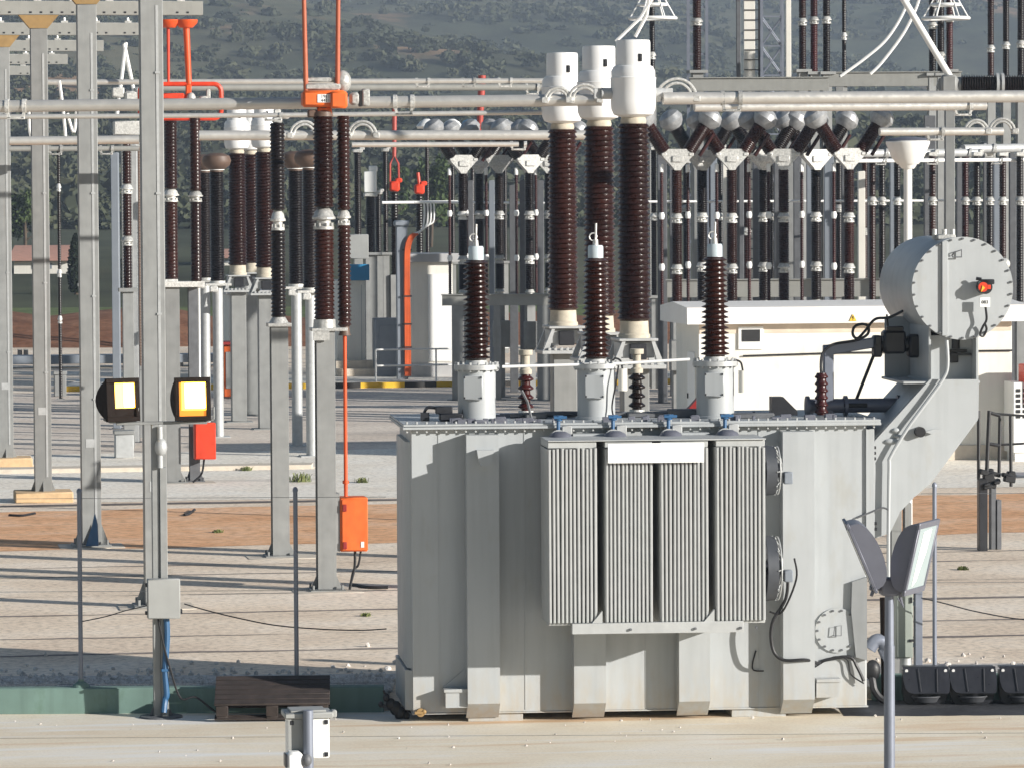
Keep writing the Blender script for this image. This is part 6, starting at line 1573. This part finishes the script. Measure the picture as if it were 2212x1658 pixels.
for i, (pts, lb) in enumerate((([(128, 175), (136, 235), (142, 300)], 'white conductor hanging between the two leftmost masts'), ([(172, 178), (166, 235), (160, 285), (150, 262), (146, 245)], 'white conductor looping left of the second nearest mast'), ([(62, 240), (64, 280), (68, 300)], 'short white conductor beside the leftmost mast'))):
    tag(obj('conductor', MB().tube(smooth_path([P(a, b, 90) for a, b in pts], 6), .035, 6), M['white']), lb, 'conductor')
# small things on the ground at the left
for vx, vy, w_, h_, m_, lb in ((130, 848, 26, 55, 'steel', 'small grey box post between the two leftmost masts'), (268, 980, 40, 60, 'steel_lt', 'low bracket stand under the dimmer lit lamp'), (43, 762, 10, 16, 'black', 'small black canister far behind, left of its twin'), (56, 762, 10, 16, 'black', 'small black canister far behind, right of its twin')):
    g = G(vx, vy+8); w0 = s2(w_, g.y); h0 = s2(h_, g.y)
    t = thing('ground_box', lb, 'box', g, A); obj('body', MB().span(-w0/2, w0/2, -w0/2, w0/2, 0, h0*.86, .02), M[m_], t); obj('lid', MB().span(-w0*.56, w0*.56, -w0*.56, w0*.56, h0*.86+.001, h0, .01), M['steel'], t)
g = G(70, 795); t = thing('flat_trailer', 'low flat grey slab on short blocks far behind the leftmost masts', 'slab', g, A); obj('deck', MB().span(-4, 8, -.5, .5, .15, .45, .02), M['panelblue'], t); obj('blocks', MB().span(-3.5, -3.2, -.4, .4, 0, .149).span(5, 5.3, -.4, .4, 0, .149), M['steel_dk'], t)
for a, b, z, lb in (((20, 1112), (75, 1108), .02, 'thin dark cable end on the red earth by the leftmost masts'), ((398, 1112), (420, 1100), .02, 'short dark cable stub on the red earth behind the lit lamps'), ((760, 1262), (838, 1268), .02, 'black cable lying on the gravel under the orange mechanism box')):
    tag(obj('ground_cable', MB().tube(smooth_path([G(*a, z), G((a[0]+b[0])/2, (a[1]+b[1])/2+3, z), G(*b, z)]), .03, 6), M['black']), lb, 'cable')
# concrete cable trench covers crossing the yard
for d0, x0, x1, lb in ((96.2, -14, -4.5, 'pale concrete trench cover strip behind the red box'),):
    tag(obj('trench_cover', MB().prism([(x0, d0+x0*t_) for t_ in (math.tan(A),)]+[(x1, d0+x1*math.tan(A)), (x1, d0+.8+x1*math.tan(A)), (x0, d0+.8+x0*math.tan(A))], 0, .10, 'xy'), M['pad']), lb, 'trench cover')

def debris():
    rs = np.random.RandomState(17); bm = bmesh.new(); bmesh.ops.create_icosphere(bm, subdivisions=1, radius=1.0)
    base = np.array([v.co[:] for v in bm.verts]); faces = np.array([[v.index for v in f.verts] for f in bm.faces]); bm.free(); vs = []; fs = []; o = 0
    for i in range(70):
        x = rs.uniform(-7, 7.5); y = 50.4-abs(rs.normal(0, 2.2)); r = rs.uniform(.006, .02)
        vs.append(base*(r*rs.uniform(.6, 1.3, 3))*(1+rs.uniform(-.25, .25, (len(base), 1)))+np.array([x, y, .008+r*.3])); fs.append(faces+o); o += len(base)
    me = bpy.data.meshes.new('debris'); me.from_pydata(np.concatenate(vs).tolist(), [], np.concatenate(fs).tolist()); return me
kind(obj('debris', debris(), M['stone']), 'stuff')
# joints in the floor
mb = MB()
for y in (45.2, 48.6): mb.span(-12, 14, y-.008, y+.008, .0075, .0085)
kind(obj('pavement_joints', mb, M['road_dark']), 'structure')

# ------------------------------------------------------------------ air
def haze(density):
    m = bpy.data.materials.new('pale_haze'); m.use_nodes = True; nt = m.node_tree
    nt.nodes.remove(nt.nodes['Principled BSDF']); v = nt.nodes.new('ShaderNodeVolumePrincipled')
    v.inputs['Color'].default_value = (.66, .80, 1.0, 1); v.inputs['Density'].default_value = density; v.inputs['Anisotropy'].default_value = .0
    nt.links.new(v.outputs[0], nt.nodes['Material Output'].inputs['Volume'])
    kind(obj('haze', MB().span(-1000, 1000, -60, 3200, -4, 420), m), 'stuff')
haze(.00027)
